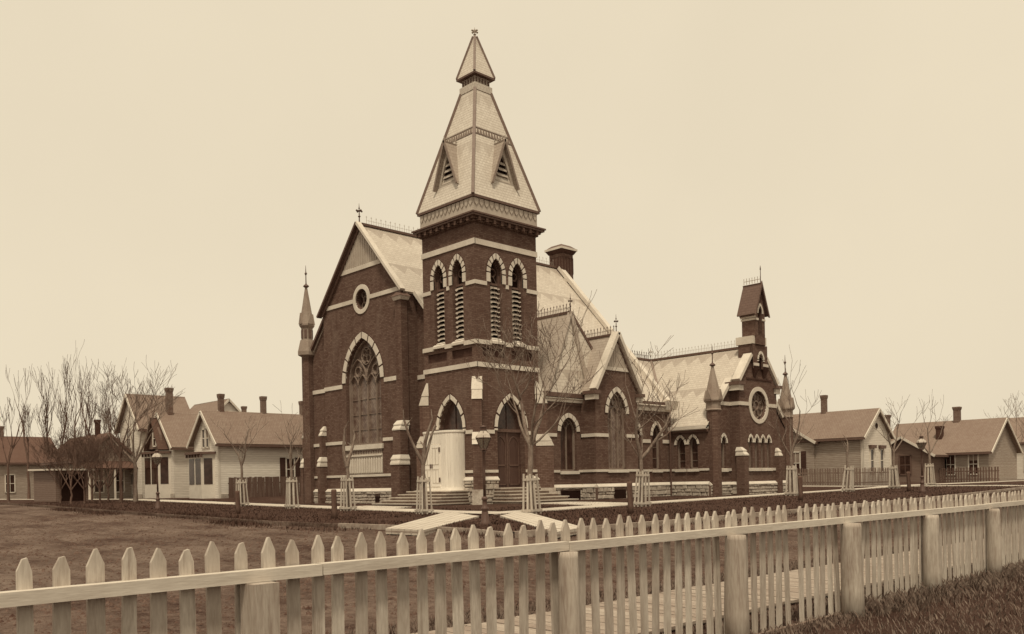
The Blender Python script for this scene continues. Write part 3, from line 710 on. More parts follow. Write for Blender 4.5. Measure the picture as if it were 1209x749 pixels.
for i in range(12):
    t = (i + .5) / 12 * 2 - 1; z = 19.3
    for fr_, c0, o0, hh in ((FR('y', SXc + half(z) + .01), SYc, 1, halfy(z)), (FR('x', SYc - halfy(z) - .01), SXc, 1, half(z))):
        a = c0 + t * hh * .9; ext(bm_, fr_, [(a - .07, z - .12), (a + .07, z - .12), (a, z + .12)], -.06, .045)
bm_.build('spire_ornament', 'lead', spire)['kind'] = 'stuff'
nk = part(MB().box(SXc - .62, SXc + .62, SYc - .62, SYc + .62, 21.84, 22.2), 'spire_neck', 'slate_spire')
MB().box(SXc - .52, SXc + .52, SYc - .52, SYc + .52, 22.2, 22.6).build('neck_frieze', 'cornice', nk)
for i in range(5):
    a = -.42 + .21 * i; MB().box(SXc + a - .045, SXc + a + .045, SYc - .56, SYc - .52, 22.3, 22.5).build('dentil', 'trim_dark', nk); MB().box(SXc + .52, SXc + .56, SYc + a - .045, SYc + a + .045, 22.3, 22.5).build('dentil', 'trim_dark', nk)
MB().box(SXc - .74, SXc + .74, SYc - .74, SYc + .74, 22.6, 22.7).build('neck_cornice', 'trim_dark', nk)
cap_ = pyr((SXc, SYc), .72, .72, 22.705, .07, 24.95, 'slate_spire', 'spire_cap')
for sx in (-1, 1):
    for sy in (-1, 1): MB().bar((SXc + sx * .72, SYc + sy * .72, 22.72), (SXc + sx * .07, SYc + sy * .07, 24.97), .12, .1).build('hip_roll', 'hip', cap_)
finial((SXc, SYc, 24.93), .55, 'iron_pale', 1.1, True)
def dormer(fr, c, dist):
    hw, z0, z1 = .86, 16.55, 18.75; back = 1.3
    mb = MB(); panel(mb, fr, [(c - hw, z0), (c + hw, z0), (c, z1)], [[(c - .56, z0 + .12), (c + .56, z0 + .12), (c + .42, z0 + .6), (c + .25, z0 + 1.05), (c, z0 + 1.55), (c - .25, z0 + 1.05), (c - .42, z0 + .6)]], .12)
    d = part(mb, 'dormer', 'cornice')
    vb = MB(); ext(vb, fr, [(c - .6, z0 + .05), (c + .6, z0 + .05), (c, z0 + 1.6)], -.16, -.12); vb.build('opening', 'void', d)
    for k in range(4):
        z = z0 + .16 + k * .29; w_ = .5 - k * .11; m_ = MB(); m_.add([fr.P(c - w_, z + .16, -.11), fr.P(c + w_, z + .16, -.11), fr.P(c + w_, z, .0), fr.P(c - w_, z, .0), fr.P(c - w_, z + .13, -.11), fr.P(c + w_, z + .13, -.11), fr.P(c + w_, z - .03, .0), fr.P(c - w_, z - .03, .0)],
                 [(0, 3, 2, 1), (4, 5, 6, 7), (3, 7, 6, 2), (0, 1, 5, 4), (0, 4, 7, 3), (1, 2, 6, 5)]); m_.build('louvre', 'louvre', d)
    rb = MB(); e = .1; top = .2
    for s in (-1, 1):
        q = [fr.P(c, z1 + .1, top), fr.P(c + s * (hw + .07), z0 - .12, top), fr.P(c + s * (hw + .07), z0 - .12, -.45), fr.P(c, z1 + .1, -back)]
        nm = geometry.normal(q)
        if nm.z < 0: q = q[::-1]
        rb.slab(q, .07)
    rb.build('dormer_roof', 'slate_mid', d, ridge=z1)
    bb = MB(); polybar(bb, fr, [(c - hw - .06, z0 - .1), (c, z1 + .07), (c + hw + .06, z0 - .1)], .12, .19, .24); bb.build('barge_board', 'lead', d)
    cb = MB(); p0_, p1_ = fr.P(c, z1 + .12, .2), fr.P(c, z1 + .12, -.8)
    for i in range(6): q = p0_.lerp(p1_, i / 5); cb.bar(q, q + UP * .2, .03, .03, Vector((1, 0, 0)))
    cb.bar(p0_ + UP * .1, p1_ + UP * .1, .03, .03); cb.build('cresting', 'iron_pale', d)
dormer(FR('y', SXc + 1.98), SYc, 0); dormer(FR('x', SYc - 2.08), SXc, 0)
SP = [(.72, -.3, 3.02, .62), (.42, 3.0, 5.28, 1.18)]
diag_buttress(0, 0, 1, -1, SP); diag_buttress(-TW, 0, -1, -1, [(.5, -.3, 3.02, .62), (.28, 3.0, 5.28, 1.18)]); diag_buttress(0, TD, 1, 1, SP)
# storm vestibule at the front door: flat front with rounded ends, double doors
vx0, vx1, vd = -3.85, -1.05, .8; zv0, zv1 = .76, 3.72
def vest_outline(off=0.0, n=8):
    r = .72 + off; P = [(vx1 + off, 0)]
    P += [(vx1 - .72 + r * math.cos(t), -(vd - .72) - r * math.sin(t)) for t in [math.pi / 2 * i / n for i in range(n + 1)]]
    P += [(vx0 + .72 - r * math.sin(t), -(vd - .72) - r * math.cos(t)) for t in [math.pi / 2 * i / n for i in range(n + 1)]]
    return P + [(vx0 - off, 0)]
def vest_solid(off, z0, z1, name, mat, parent=None):
    P = vest_outline(off)[::-1]; n = len(P); mb = MB()
    mb.add([(x, y, z0) for x, y in P] + [(x, y, z1) for x, y in P], [tuple(range(n))[::-1], tuple(range(n, 2 * n))] + [(i, (i + 1) % n, n + (i + 1) % n, n + i) for i in range(n)])
    return part(mb, name, mat, parent)
V = vest_solid(0, zv0, zv1, 'storm_vestibule', 'white'); vest_solid(.05, zv1, zv1 + .1, 'roof_board', 'white', V); vest_solid(.03, zv0 - .02, zv0 + .14, 'skirting', 'white', V)
fv = FR('x', -vd)
vo = vest_outline(.0, 8); acc = []
for (xa_, ya_), (xb_, yb_) in zip(vo, vo[1:]):
    L_ = math.hypot(xb_ - xa_, yb_ - ya_); n_ = max(1, round(L_ / .17))
    acc += [((xa_ + (xb_ - xa_) * i / n_, ya_ + (yb_ - ya_) * i / n_), (xa_ + (xb_ - xa_) * (i + 1) / n_, ya_ + (yb_ - ya_) * (i + 1) / n_)) for i in range(n_)]
for (p_, q_) in acc:
    p_, q_ = Vector((*p_, 0)), Vector((*q_, 0)); u_ = (q_ - p_).normalized(); nn = Vector((-u_.y, u_.x, 0)); nn = nn if nn.dot((p_ + q_) / 2 - Vector((-2.45, 0, 0))) > 0 else -nn; mc = (p_ + q_) / 2
    if -3.42 < mc.x < -2.02 and mc.y < -vd + .02: z_lo = 3.14
    else: z_lo = zv0 + .14
    a_ = [p_ + u_ * .006, q_ - u_ * .006]; bo = MB(); bo.add([v + UP * z for z in (z_lo, zv1 - .01) for v in (a_[0], a_[1], a_[1] + nn * .014, a_[0] + nn * .014)], [(3, 2, 1, 0), (4, 5, 6, 7), (0, 1, 5, 4), (1, 2, 6, 5), (2, 3, 7, 6), (3, 0, 4, 7)]); bo.build('board', 'vest_board', V)
for s in (-1, 1):
    a0 = -2.72 + (.02 if s > 0 else -.66); m_ = MB(); ext(m_, fv, [(a0, .96), (a0 + .64, .96), (a0 + .64, 3.12), (a0, 3.12)], .0, .035); lf = m_.build('door_leaf', 'white', V)
for s in (-1, 1):
    a0 = -2.72 + (.02 if s > 0 else -.66); m_ = MB()
    for (b0, b1, z0, z1) in ((.09, .29, 1.15, 1.85), (.35, .55, 1.15, 1.85), (.09, .29, 2.1, 2.95), (.35, .55, 2.1, 2.95)):
        polybar(m_, fv, [(a0 + b0, z0), (a0 + b1, z0), (a0 + b1, z1), (a0 + b0, z1), (a0 + b0, z0)], .035, .034, .05)
    m_.build('door_moulding', 'house_trim', V)
    for z in (1.3, 2.85): m_ = MB(); x_ = -2.72 + s * .66; ext(m_, fv, [(x_ - .035, z - .12), (x_ + .035, z - .12), (x_ + .035, z + .12), (x_ - .035, z + .12)], .03, .07); m_.build('hinge', 'iron', V)
    m_ = MB(); x_ = -2.72 + s * .07; ext(m_, fv, [(x_ - .02, 1.9), (x_ + .02, 1.9), (x_ + .02, 2.12), (x_ - .02, 2.12)], .036, .09); m_.build('door_handle', 'iron', V)
# steps
for k in range(5):
    z1 = .74 - .15 * k; o = .42 + .34 * k; X0, X1, Y0, Y1 = -4.3 - .3 * k, -.75 + .04 * k, -vd - o, -.12 + .001 * k
    st_ = part(MB().box(X0, X1, Y0, Y1, z1 - .40, z1 - .05), 'step', 'riser'); MB().box(X0 - .05, X1 + .04, Y0 - .05, Y1, z1 - .05, z1).build('tread', 'tread', st_)
    z1 = .84 - .165 * k; X0, X1, Y0, Y1 = .12, .55 + .36 * k, .95 - .04 * k, 3.75 + .34 * k
    st_ = part(MB().box(X0, X1, Y0, Y1, z1 - .44, z1 - .05), 'step', 'riser'); MB().box(X0, X1 + .05, Y0 - .03, Y1 + .05, z1 - .05, z1).build('tread', 'tread', st_)
part(MB().box(-4.0, -.9, -vd - .25, -.12, .55, .755), 'landing', 'stone')

# --- nave: front gable
RZ, RXc, SL = 16.35, -10.2, 1.1
def rz(x): return RZ - SL * abs(x - RXc)
win_n = arch(-10.25, 3.5, 7.2, 1.8, 2.55, 9)
wall(F_N, [(-14.4, -.3), (-6.2, -.3), (-6.2, rz(-6.2) - .05), (RXc, RZ - .05), (-14.4, rz(-14.4) - .05)], [win_n, circ(-10.2, 12.0, .6)], depth=.42)
mb = MB(); mb.add([(-6.2, .15, -.3), (-6.2, 1.1, -.3), (-6.2, 1.1, rz(-6.2)), (-6.2, .15, rz(-6.2) - .05)], [(0, 1, 2, 3)]); part(mb, 'wall', 'brick'); mb = MB(); mb.add([(-14.4, .15, -.3), (-14.4, .5, -.3), (-14.4, .5, rz(-14.4)), (-14.4, .15, rz(-14.4) - .05)], [(3, 2, 1, 0)]); part(mb, 'wall', 'brick')
# great window
mb = MB(); ext(mb, F_N, win_n, -.46, -.42); gw = part(mb, 'great_window', 'stained'); voussoirs(gw, F_N, -10.25, 7.2, 1.8, 2.55, .34, 5)
tr = MB(); polybar(tr, F_N, arch(-10.25, 3.53, 7.2, 1.72, 2.45, 10) + [(-11.97, 3.53)], .1, -.42, -.22)
for k in range(1, 4):
    a = -12.05 + .9 * k; polybar(tr, F_N, [(a, 3.5), (a, 7.75 if k != 2 else 8.0)], .06, -.42, -.30)
for k in range(4): polybar(tr, F_N, arch(-11.6 + .9 * k, 6.9, 6.92, .45, .72)[2:], .045, -.42, -.27)
for s in (-1, 1):
    polybar(tr, F_N, arch(-10.25 + s * .9, 7.0, 7.25, .88, 1.35)[2:], .055, -.42, -.25)
    for kk, (dx, dz, r) in enumerate(((.9, 7.85, .30),)): polybar(tr, F_N, circ(-10.25 + s * dx, dz, r, 14) + [(-10.25 + s * dx + r, dz)], .06, -.42, -.28)
polybar(tr, F_N, circ(-10.25, 8.72, .5, 16) + [(-9.75, 8.72)], .05, -.42, -.26)
for k in range(4):
    t = math.pi / 4 + k * math.pi / 2; polybar(tr, F_N, circ(-10.25 + .26 * math.cos(t), 8.72 + .26 * math.sin(t), .2, 10) + [(-10.25 + .26 * math.cos(t) + .2, 8.72 + .26 * math.sin(t))], .045, -.42, -.29)
for z in (4.4, 5.3, 6.2): polybar(tr, F_N, [(-12.0, z), (-8.5, z)], .03, -.42, -.38)
tr.build('tracery', 'tracery', gw)
sb = MB(); ext(sb, F_N, [(-12.2, 3.2), (-8.3, 3.2), (-8.3, 3.48), (-12.2, 3.48)], -.4, .12); sb.build('sill', 'stone', gw)
pn = MB(); ext(pn, F_N, [(-12.1, 1.78), (-8.4, 1.78), (-8.4, 3.195), (-12.1, 3.195)], -.03, .02); pn = part(pn, 'fluted_panel', 'cornice')
for k in range(15):
    a = -11.95 + k * .244; m_ = MB(); ext(m_, F_N, [(a, 1.84), (a + .13, 1.84), (a + .13, 2.6), (a + .065, 2.72), (a, 2.6)], .02, .06); m_.build('flute', 'stone', pn)
m_ = MB(); ext(m_, F_N, [(-12.1, 2.8), (-8.4, 2.8), (-8.4, 2.88), (-12.1, 2.88)], .02, .09); m_.build('moulding', 'stone', pn)
for k in range(22):
    a = -12.0 + k * .17; m_ = MB(); ext(m_, F_N, [(a - .06, 3.14), (a, 2.92), (a + .06, 3.14)], .02, .05); m_.build('ornament', 'trim_dark', pn)
def rose(fr, c, h, r_in, r_out, n_pet=6, glass='stained_dark', nst=1, depth=.3):
    mb = MB(); ext(mb, fr, circ(c, h, r_in), -depth - .04, -depth); w = part(mb, 'rose_window', glass)
    N = 32; k0 = 0
    st = MB(); I, O = circ(c, h, r_in, N), circ(c, h, r_out, N)
    for i in range(N): j = (i + 1) % N; ext(st, fr, [I[i], O[i], O[j], I[j]], -.05, .05)
    st.build('stone_ring', 'stone', w)
    tr = MB(); polybar(tr, fr, circ(c, h, r_in * .3, 14) + [(c + r_in * .3, h)], .06, -depth, -depth + .1)
    for k in range(n_pet):
        t = 2 * math.pi * k / n_pet; rr = r_in * .62; q = r_in * .3
        polybar(tr, fr, circ(c + rr * math.cos(t), h + rr * math.sin(t), q, 12) + [(c + rr * math.cos(t) + q, h + rr * math.sin(t))], .045, -depth, -depth + .09)
    tr.build('tracery', 'tracery', w); return w
rose(F_N, -10.2, 12.0, .6, .86, 3, depth=.35)
band(F_N, -14.4, -6.2, 6.95, 7.19, .05, [(-12.42, -8.08)]); band(F_N, -14.4, -6.2, 3.6, 3.79, .05, [(-12.2, -8.3)]); band(F_N, -14.4, -6.2, 1.6, 1.74)
band(F_N, -14.2, -6.35, 11.88, 12.12, .05, [(-11.06, -9.34)]); band(F_N, -12.4, -8.0, 13.72, 13.98)
plinth(F_N, -14.5, -6.6, .72, [(-9.1, -8.6, .15, .45)])
gb = MB(); ext(gb, F_N, [(-12.25, 13.99), (-8.15, 13.99), (RXc, 16.2)], .0, .03); gb = part(gb, 'gable_boarding', 'boarding')
for k in range(17):
    a = -12.05 + k * .23; zt = rz(a) - .12
    if zt > 14.1: m_ = MB(); ext(m_, F_N, [(a - .03, 13.99), (a + .03, 13.99), (a + .03, zt), (a - .03, zt)], .03, .06); m_.build('batten', 'boarding', gb)
coping((RXc, -.02, RZ + .10), (-6.0, -.02, rz(-6.0) + .10), .34, .15); coping((RXc, -.02, RZ + .10), (-14.65, -.02, rz(-14.65) + .10), .34, .13, mat='trim_dark')
m_ = MB(); polybar(m_, F_N, [(-6.25, rz(-6.25) - .16), (RXc, RZ - .16), (-14.35, rz(-14.35) - .16)], .2, .0, .12); part(m_, 'rake_moulding', 'trim_dark')
finial((RXc, .1, RZ + .15), 1.1, 'iron', 1.1)
# wing left of the gable, and the recessed wall between gable and tower
wall(F_WL, [(-17.0, -.3), (-14.4, -.3), (-14.4, rz(-14.4)), (-17.0, rz(-17.0))], [])
band(F_WL, -17.0, -14.4, 6.95, 7.19); band(F_WL, -17.0, -14.4, 3.6, 3.79); band(F_WL, -17.0, -14.4, 1.6, 1.74); plinth(F_WL, -17.0, -14.4, .72)
wall(F_RC, [(-6.2, -.3), (-4.2, -.3), (-4.2, rz(-4.2)), (-6.2, rz(-6.2))], []); band(F_RC, -6.2, -4.2, 6.95, 7.19); plinth(F_RC, -6.2, -4.2, .72)
coping((-6.0, .95, rz(-6.0) + .05), (-4.1, .95, rz(-4.1) + .05), .42, .2); coping((-14.5, .4, rz(-14.5) + .02), (-16.9, .4, rz(-16.9) + .02), .3, .16, mat='trim_dark')
pier([(-6.78, -5.98, -.48, .2, -.3, 2.2), (-6.72, -6.04, -.34, .2, 2.0, 4.1), (-6.66, -6.1, -.08, .35, 4.0, 11.3)], so=.55)
pc = part(MB().frustum((-6.7, -6.02, -.14, .4), 11.3, (-6.78, -5.94, -.22, .45), 11.5), 'pier_cap', 'stone'); MB().frustum((-6.82, -5.9, -.26, .5), 11.5, (-6.55, -6.2, 0, .3), 11.8).build('cap_top', 'trim_dark', pc)
pier([(-14.62, -14.32, -.36, .14, -.3, 2.3), (-14.6, -14.34, -.2, .14, 2.0, 4.2), (-14.58, -14.36, .1, .14, 4.0, 4.95)], so=.6)
pier([(-17.25, -16.95, .0, .49, -.3, 2.3), (-17.22, -16.97, .15, .49, 2.0, 4.2), (-17.2, -16.99, .44, .49, 4.0, 4.95)], so=.6)
# main roof
mr = MB(); y0, y1 = .15, 17.0
e = MB(); e.slab([(RXc, y0, RZ), (-6.05, y0, rz(-6.05)), (-6.05, y1, rz(-6.05)), (RXc, y1, RZ)], .14)
e.slab([(-6.05, 1.0, rz(-6.05)), (-.55, 1.0, rz(-.55)), (-.55, y1, rz(-.55)), (-6.05, y1, rz(-6.05))], .14)
e.slab([(RXc, y1, RZ), (-17.3, y1, rz(-17.3)), (-17.3, .45, rz(-17.3)), (RXc, .45, RZ)], .14)
mroof = part(e, 'roof', 'slate', ridge=RZ)
MB().bar((RXc, .2, RZ + .05), (RXc, 17.0, RZ + .05), .26, .14).build('ridge_cap', 'trim_dark', mroof)
cresting((RXc, .6, RZ + .12), (RXc, 16.5, RZ + .12), .5, .34)
# rear gable wall, side walls, gutters
mb = MB(); mb.add([(-17, 17, -.3), (-.9, 17, -.3), (-.9, 17, rz(-.9)), (RXc, 17, RZ), (-17, 17, rz(-17))], [(0, 4, 3, 2, 1)]); part(mb, 'wall', 'brick'); mb = MB(); mb.add([(-17, .5, -.3), (-17, 17, -.3), (-17, 17, rz(-17)), (-17, .5, rz(-17))], [(0, 3, 2, 1)]); part(mb, 'wall', 'brick')
coping((RXc + .3, 16.9, RZ + .0), (-.75, 16.9, rz(-.75) + .14), .42, .24); coping((RXc, 16.9, RZ + .12), (-17.2, 16.9, rz(-17.2) + .14), .5, .26)
part(MB().frustum((-1.3, -.35, 16.5, 17.25), 5.5, (-1.4, -.2, 16.4, 17.35), 6.05), 'kneeler', 'stone')
# chimney on the rear end of the ridge
ch = part(MB().box(-10.95, -9.45, 16.6, 18.1, 14.8, 17.7), 'chimney', 'brick'); MB().frustum((-11.0, -9.4, 16.55, 18.15), 17.7, (-11.2, -9.2, 16.35, 18.35), 17.95).build('chimney_corbel', 'brick_dark', ch)
MB().box(-11.25, -9.15, 16.3, 18.4, 17.95, 18.1).build('chimney_cap', 'stone', ch); MB().frustum((-11.2, -9.2, 16.35, 18.35), 18.1, (-10.8, -9.6, 16.75, 17.95), 18.35).build('chimney_top', 'trim_dark', ch)
ch.location = (-10.2 * .2, 17.35 * .2, -.32); ch.scale = (.8, .8, 1)
for k in range(4):
    a = 16.75 + .38 * k; MB().box(-9.45, -9.41, a, a + .22, 16.3, 17.45).build('chimney_panel', 'brick_dark', ch); b = -10.8 + .38 * k; MB().box(b, b + .22, 16.56, 16.6, 16.3, 17.45).build('chimney_panel', 'brick_dark', ch)
MB().box(-9.6, -8.8, 16.35, 17.3, 15.35, 15.75).build('shoulder_stone', 'stone', ch); MB().box(-9.4, -8.55, 16.38, 17.27, 14.85, 15.3).build('shoulder_stone', 'stone', ch)

# --- bay beside the tower with hipped roof
wh = arch(7.55, 1.7, 3.9, .67, .82)
wall(F_H, [(4.0, -.3), (9.2, -.3), (9.2, 5.9), (4.0, 5.9)], [wh]); window(F_H, 7.55, 1.7, 3.9, .67, .82, .25, 4, mull=1)
band(F_H, 4.0, 9.0, 3.6, 3.79, .05, [(6.55, 8.55)]); band(F_H, 4.0, 9.0, 1.6, 1.74, .05, [(6.75, 8.35)]); plinth(F_H, 4.3, 9.0, .72, [(6.75, 8.35, .05, .56)])
gt = MB(); ext(gt, F_H, [(4.3, 5.55), (9.1, 5.55), (9.1, 5.82), (4.3, 5.82)], -.1, .18); gt = part(gt, 'eave_fascia', 'stone'); m_ = MB(); ext(m_, F_H, [(4.3, 5.82), (9.1, 5.82), (9.1, 6.06), (4.3, 6.06)], -.1, .26); m_.build('gutter', 'trim_dark', gt); m_ = MB(); ext(m_, F_H, [(4.3, 5.40), (9.1, 5.40), (9.1, 5.55), (4.3, 5.55)], -.1, .08); m_.build('bed_mould', 'trim_dark', gt)
Pk = Vector((-1.6, 8.8, 10.95)); Ah = Vector((-.6, 5.7, 6.05)); Bh = Vector((-.6, 11.9, 6.05)); Rb = Vector((-5.2, 8.8, 10.95)); Ab = Vector((-3.0, 5.7, 6.05)); Lb = Vector((-6.3, 5.7, 6.05)); Bb = Vector((-6.3, 11.9, 6.05))
hr = MB(); hr.slab([Ah, Bh, Pk], .1); hr.slab([Lb, Ah, Pk, Rb], .1); hr.slab([Bh, Bb, Rb, Pk], .1); hr = part(hr, 'hipped_roof', 'slate_mid', ridge=10.95)
hr.data.materials.clear(); hr.data.materials.append(M['slate_mid']); hr.data.materials.append(M['slate'])
hr.data.polygons[0].material_index = 1
MB().bar(Rb, Pk, .2, .14).build('ridge_cap', 'trim_dark', hr); MB().bar(Pk + UP * .03, Ah + UP * .03, .3, .08).build('hip_cap', 'slate_mid', hr); MB().bar(Pk + Vector((.04, 0, .03)), Vector((-.58, 9.1, 6.3)), .3, .08, Vector((1, 0, .3))).build('hip_cap', 'slate_mid', hr); MB().bar(Pk, Bh, .16, .14).build('hip_roll', 'trim_dark', hr)
cresting((-5.0, 8.8, 11.0), (-1.65, 8.8, 11.0), .5, .24, 'iron'); finial(Pk + UP * .05, 1.0, 'iron', .8)
# --- gabled bay
BC, BH = 10.52, 1.92
wb = arch(BC, 1.75, 4.95, .82, 1.32)
wall(F_B, [(BC - BH, -.3), (BC + BH, -.3), (BC + BH, 6.4), (BC, 9.5), (BC - BH, 6.4)], [wb]); window(F_B, BC, 1.75, 4.95, .82, 1.32, .25, 4, 'stained', 2)
for yy, s in ((BC - BH, 1), (BC + BH, -1)): mb = MB(); mb.add([(.3, yy, -.3), (-1.5, yy, -.3), (-1.5, yy, 6.4), (.3, yy, 6.4)], [(3, 2, 1, 0) if s > 0 else (0, 1, 2, 3)]); part(mb, 'wall', 'brick')
band(F_B, BC - BH, BC + BH, 3.6, 3.79, .05, [(BC - .83, BC + .83)]); band(F_B, BC - BH, BC + BH, 1.6, 1.74, .05, [(BC - .92, BC + .92)]); plinth(F_B, BC - BH, BC + BH, .72, [(10.05, 11.09, .06, .56)])
F_BS = FR('x', BC - BH); plinth(F_BS, -.75, .3, .72); band(F_BS, -.8, .3, 3.6, 3.79); band(F_BS, -.8, .3, 1.6, 1.74)
band(F_B, BC - 1.15, BC + 1.15, 7.45, 7.66); gb = MB(); ext(gb, F_B, [(BC - 1.1, 7.67), (BC + 1.1, 7.67), (BC, 9.4)], .0, .03); gb = part(gb, 'gable_boarding', 'boarding')
for k in range(9):
    a = BC - .88 + k * .22; m_ = MB(); zt = 9.4 - abs(a - BC) * 1.57 - .06; ext(m_, F_B, [(a - .03, 7.67), (a + .03, 7.67), (a + .03, zt), (a - .03, zt)], .03, .055); m_.build('batten', 'boarding', gb)
sb_ = 3.1 / BH
br = MB(); br.slab([(-6.5, BC, 9.55), (-6.5, BC - 2.1, 9.55 - 2.1 * sb_), (.45, BC - 2.1, 9.55 - 2.1 * sb_), (.45, BC, 9.55)], .1); br.slab([(.45, BC, 9.55), (.45, BC + 2.1, 9.55 - 2.1 * sb_), (-6.5, BC + 2.1, 9.55 - 2.1 * sb_), (-6.5, BC, 9.55)], .1); br = part(br, 'bay_roof', 'slate_mid', ridge=9.55)
MB().bar((-5, BC, 9.58), (.4, BC, 9.58), .2, .12).build('ridge_cap', 'trim_dark', br)
coping((.36, BC, 9.66), (.36, BC - 2.1, 9.66 - 2.1 * sb_), .5, .2); coping((.36, BC, 9.66), (.36, BC + 2.1, 9.66 - 2.1 * sb_), .5, .2)
m_ = MB(); polybar(m_, F_B, [(BC - 1.95, 6.28), (BC, 9.4), (BC + 1.95, 6.28)], .16, .0, .1); part(m_, 'rake_moulding', 'trim_dark')
for s in (-1, 1): k_ = part(MB().box(-.3, .62, BC + s * 2.0 - .28, BC + s * 2.0 + .28, 6.0, 6.2), 'kneeler', 'trim_dark'); MB().box(-.2, .5, BC + s * 2.0 - .2, BC + s * 2.0 + .2, 5.7, 6.0).build('kneeler_stone', 'stone', k_)
cresting((-3.3, BC, 9.62), (.2, BC, 9.62), .5, .24, 'iron'); finial((.38, BC, 9.72), 1.0, 'iron', .8)
# --- link wall
wl = [arch(c, 1.75, 3.85, .42, .72) for c in (13.75, 15.83)]
wall(F_L, [(BC + BH - .1, -.3), (17.3, -.3), (17.3, 5.9), (BC + BH - .1, 5.9)], wl)
for c in (13.75, 15.83): window(F_L, c, 1.75, 3.85, .42, .72, .22, 4, mull=0)
band(F_L, 12.4, 17.3, 3.4, 3.62, .05, [(13.1, 14.4), (15.18, 16.48)]); band(F_L, 12.4, 17.3, 1.6, 1.74, .05, [(13.2, 14.3), (15.3, 16.35)]); plinth(F_L, 12.4, 17.3, .72)
gt = MB(); ext(gt, F_L, [(12.5, 5.4), (17.2, 5.4), (17.2, 5.68), (12.5, 5.68)], -.1, .2); gt = part(gt, 'eave_fascia', 'stone'); m_ = MB(); ext(m_, F_L, [(12.5, 5.68), (17.0, 5.68), (17.0, 5.98), (12.5, 5.98)], -.1, .3); m_.build('gutter', 'trim_dark', gt); m_ = MB(); ext(m_, F_L, [(12.5, 5.25), (17.2, 5.25), (17.2, 5.4), (12.5, 5.4)], -.1, .1); m_.build('bed_mould', 'trim_dark', gt)
m_ = MB().tube((-.72, 17.05, .1), (-.72, 17.05, 5.4), .06, .06, 8); part(m_, 'downpipe', 'iron')

# --- rear chapel
CC, CY0, CY1, CXW, CRZ = 21.95, 17.3, 26.6, 2.0, 9.66
csl = (CRZ - 4.55) / (CC - CY0)
def cz(y): return CRZ - csl * abs(y - CC)
ws = [arch(c, 1.75, 3.25, .32, .5) for c in (-.1, .85)]
wall(F_CS, [(-12, -.3), (2.0, -.3), (2.0, 4.5), (-12, 4.5)], ws)
for c in (-.1, .85): window(F_CS, c, 1.75, 3.25, .32, .5, .16, 2, mull=0)
band(F_CS, -.9, 2.0, 1.6, 1.74, .05, [(-.55, 1.3)]); plinth(F_CS, -.9, 2.0, .72); gt = MB(); ext(gt, F_CS, [(-12, 4.2), (2.0, 4.2), (2.0, 4.42), (-12, 4.42)], -.1, .3); part(gt, 'eave_fascia', 'stone'); gt = MB(); ext(gt, F_CS, [(-12, 4.02), (2.0, 4.02), (2.0, 4.2), (-12, 4.2)], -.1, .16); part(gt, 'eave_mould', 'trim_dark')
wc = [arch(c, 1.7, 3.3, .28, .5) for c in (18.95, 25.0)]
wall(F_CW, [(CY0, -.3), (CY1, -.3), (CY1, cz(CY1)), (CC, CRZ), (CY0, cz(CY0))], wc)
for c in (18.95, 25.0): window(F_CW, c, 1.7, 3.3, .28, .5, .16, 2, mull=0)
GL, GR = 19.75, 24.3
lanc = [arch(c, 1.72, 3.35, .22, .42) for c in (20.98, 21.72, 22.46, 23.2)]
nic = arch(22.15, 7.85, 8.75, .28, .42)
wall(F_CG, [(GL, -.3), (GR, -.3), (GR, 7.05), (22.95, 8.85), (22.95, 9.7), (21.2, 9.7), (21.2, 8.95), (GL, 7.05)], lanc + [circ(22.03, 5.8, .93)])
for c in (20.98, 21.72, 22.46, 23.2): window(F_CG, c, 1.72, 3.35, .22, .42, .14, 2, mull=0)
rose(F_CG, 22.03, 5.8, .93, 1.2, 8, 'stained', depth=.25)
for yy, s in ((GL, 1), (GR, -1)): mb = MB(); mb.add([(2.7, yy, -.3), (1.9, yy, -.3), (1.9, yy, 7.05), (2.7, yy, 7.05)], [(3, 2, 1, 0) if s > 0 else (0, 1, 2, 3)]); part(mb, 'wall', 'brick')
band(F_CG, GL, GR, 5.72, 5.95, .05, [(20.83, 23.23)]); band(F_CG, GL, GR, 1.55, 1.72, .05); band(F_CW, CY0 + .9, GL, 5.72, 5.95); band(F_CW, CY0 + .9, GL, 1.55, 1.72); band(F_CW, GR, CY1 - .5, 1.55, 1.72)
plinth(F_CG, GL, GR, .66); plinth(F_CW, CY0, GL, .66); plinth(F_CW, GR, CY1, .66); F_CGS = FR('x', GL); plinth(F_CGS, 2.05, 2.7, .66); band(F_CGS, 2.0, 2.7, 5.72, 5.95)
pier([(2.5, 3.1, GL - .18, GL + .3, -.3, 2.5), (2.5, 2.75, GL - .1, GL + .15, 2.4, 3.1)], so=.55); pier([(2.5, 3.0, GR - .32, GR + .1, -.3, 2.5), (2.5, 2.75, GR - .2, GR + .02, 2.4, 3.1)], so=.55)
for yy in (GL, GR): k_ = part(MB().box(1.9, 2.95, yy - .38, yy + .38, 7.0, 7.2), 'kneeler', 'trim_dark'); MB().box(2.0, 2.85, yy - .28, yy + .28, 6.65, 7.0).build('kneeler_stone', 'stone', k_)
coping((2.55, GL - .1, 7.3), (2.55, 21.15, 9.05), .6, .22); coping((2.55, GR + .1, 7.3), (2.55, 22.98, 8.95), .6, .22)
coping((1.95, CY0 + .9, cz(CY0 + .9) + .12), (1.95, GL + .1, cz(GL + .1) + .12), .5, .22); coping((1.95, CY1 - .5, cz(CY1 - .5) + .12), (1.95, GR - .1, cz(GR - .1) + .12), .5, .22)
m_ = MB(); ext(m_, F_CG, [(20.6, 7.42), (23.7, 7.42), (23.7, 7.52), (20.6, 7.52)], -.02, .04); part(m_, 'string_course', 'brick_dark')
cr_ = MB(); x0c, x1c = -12, 2.0
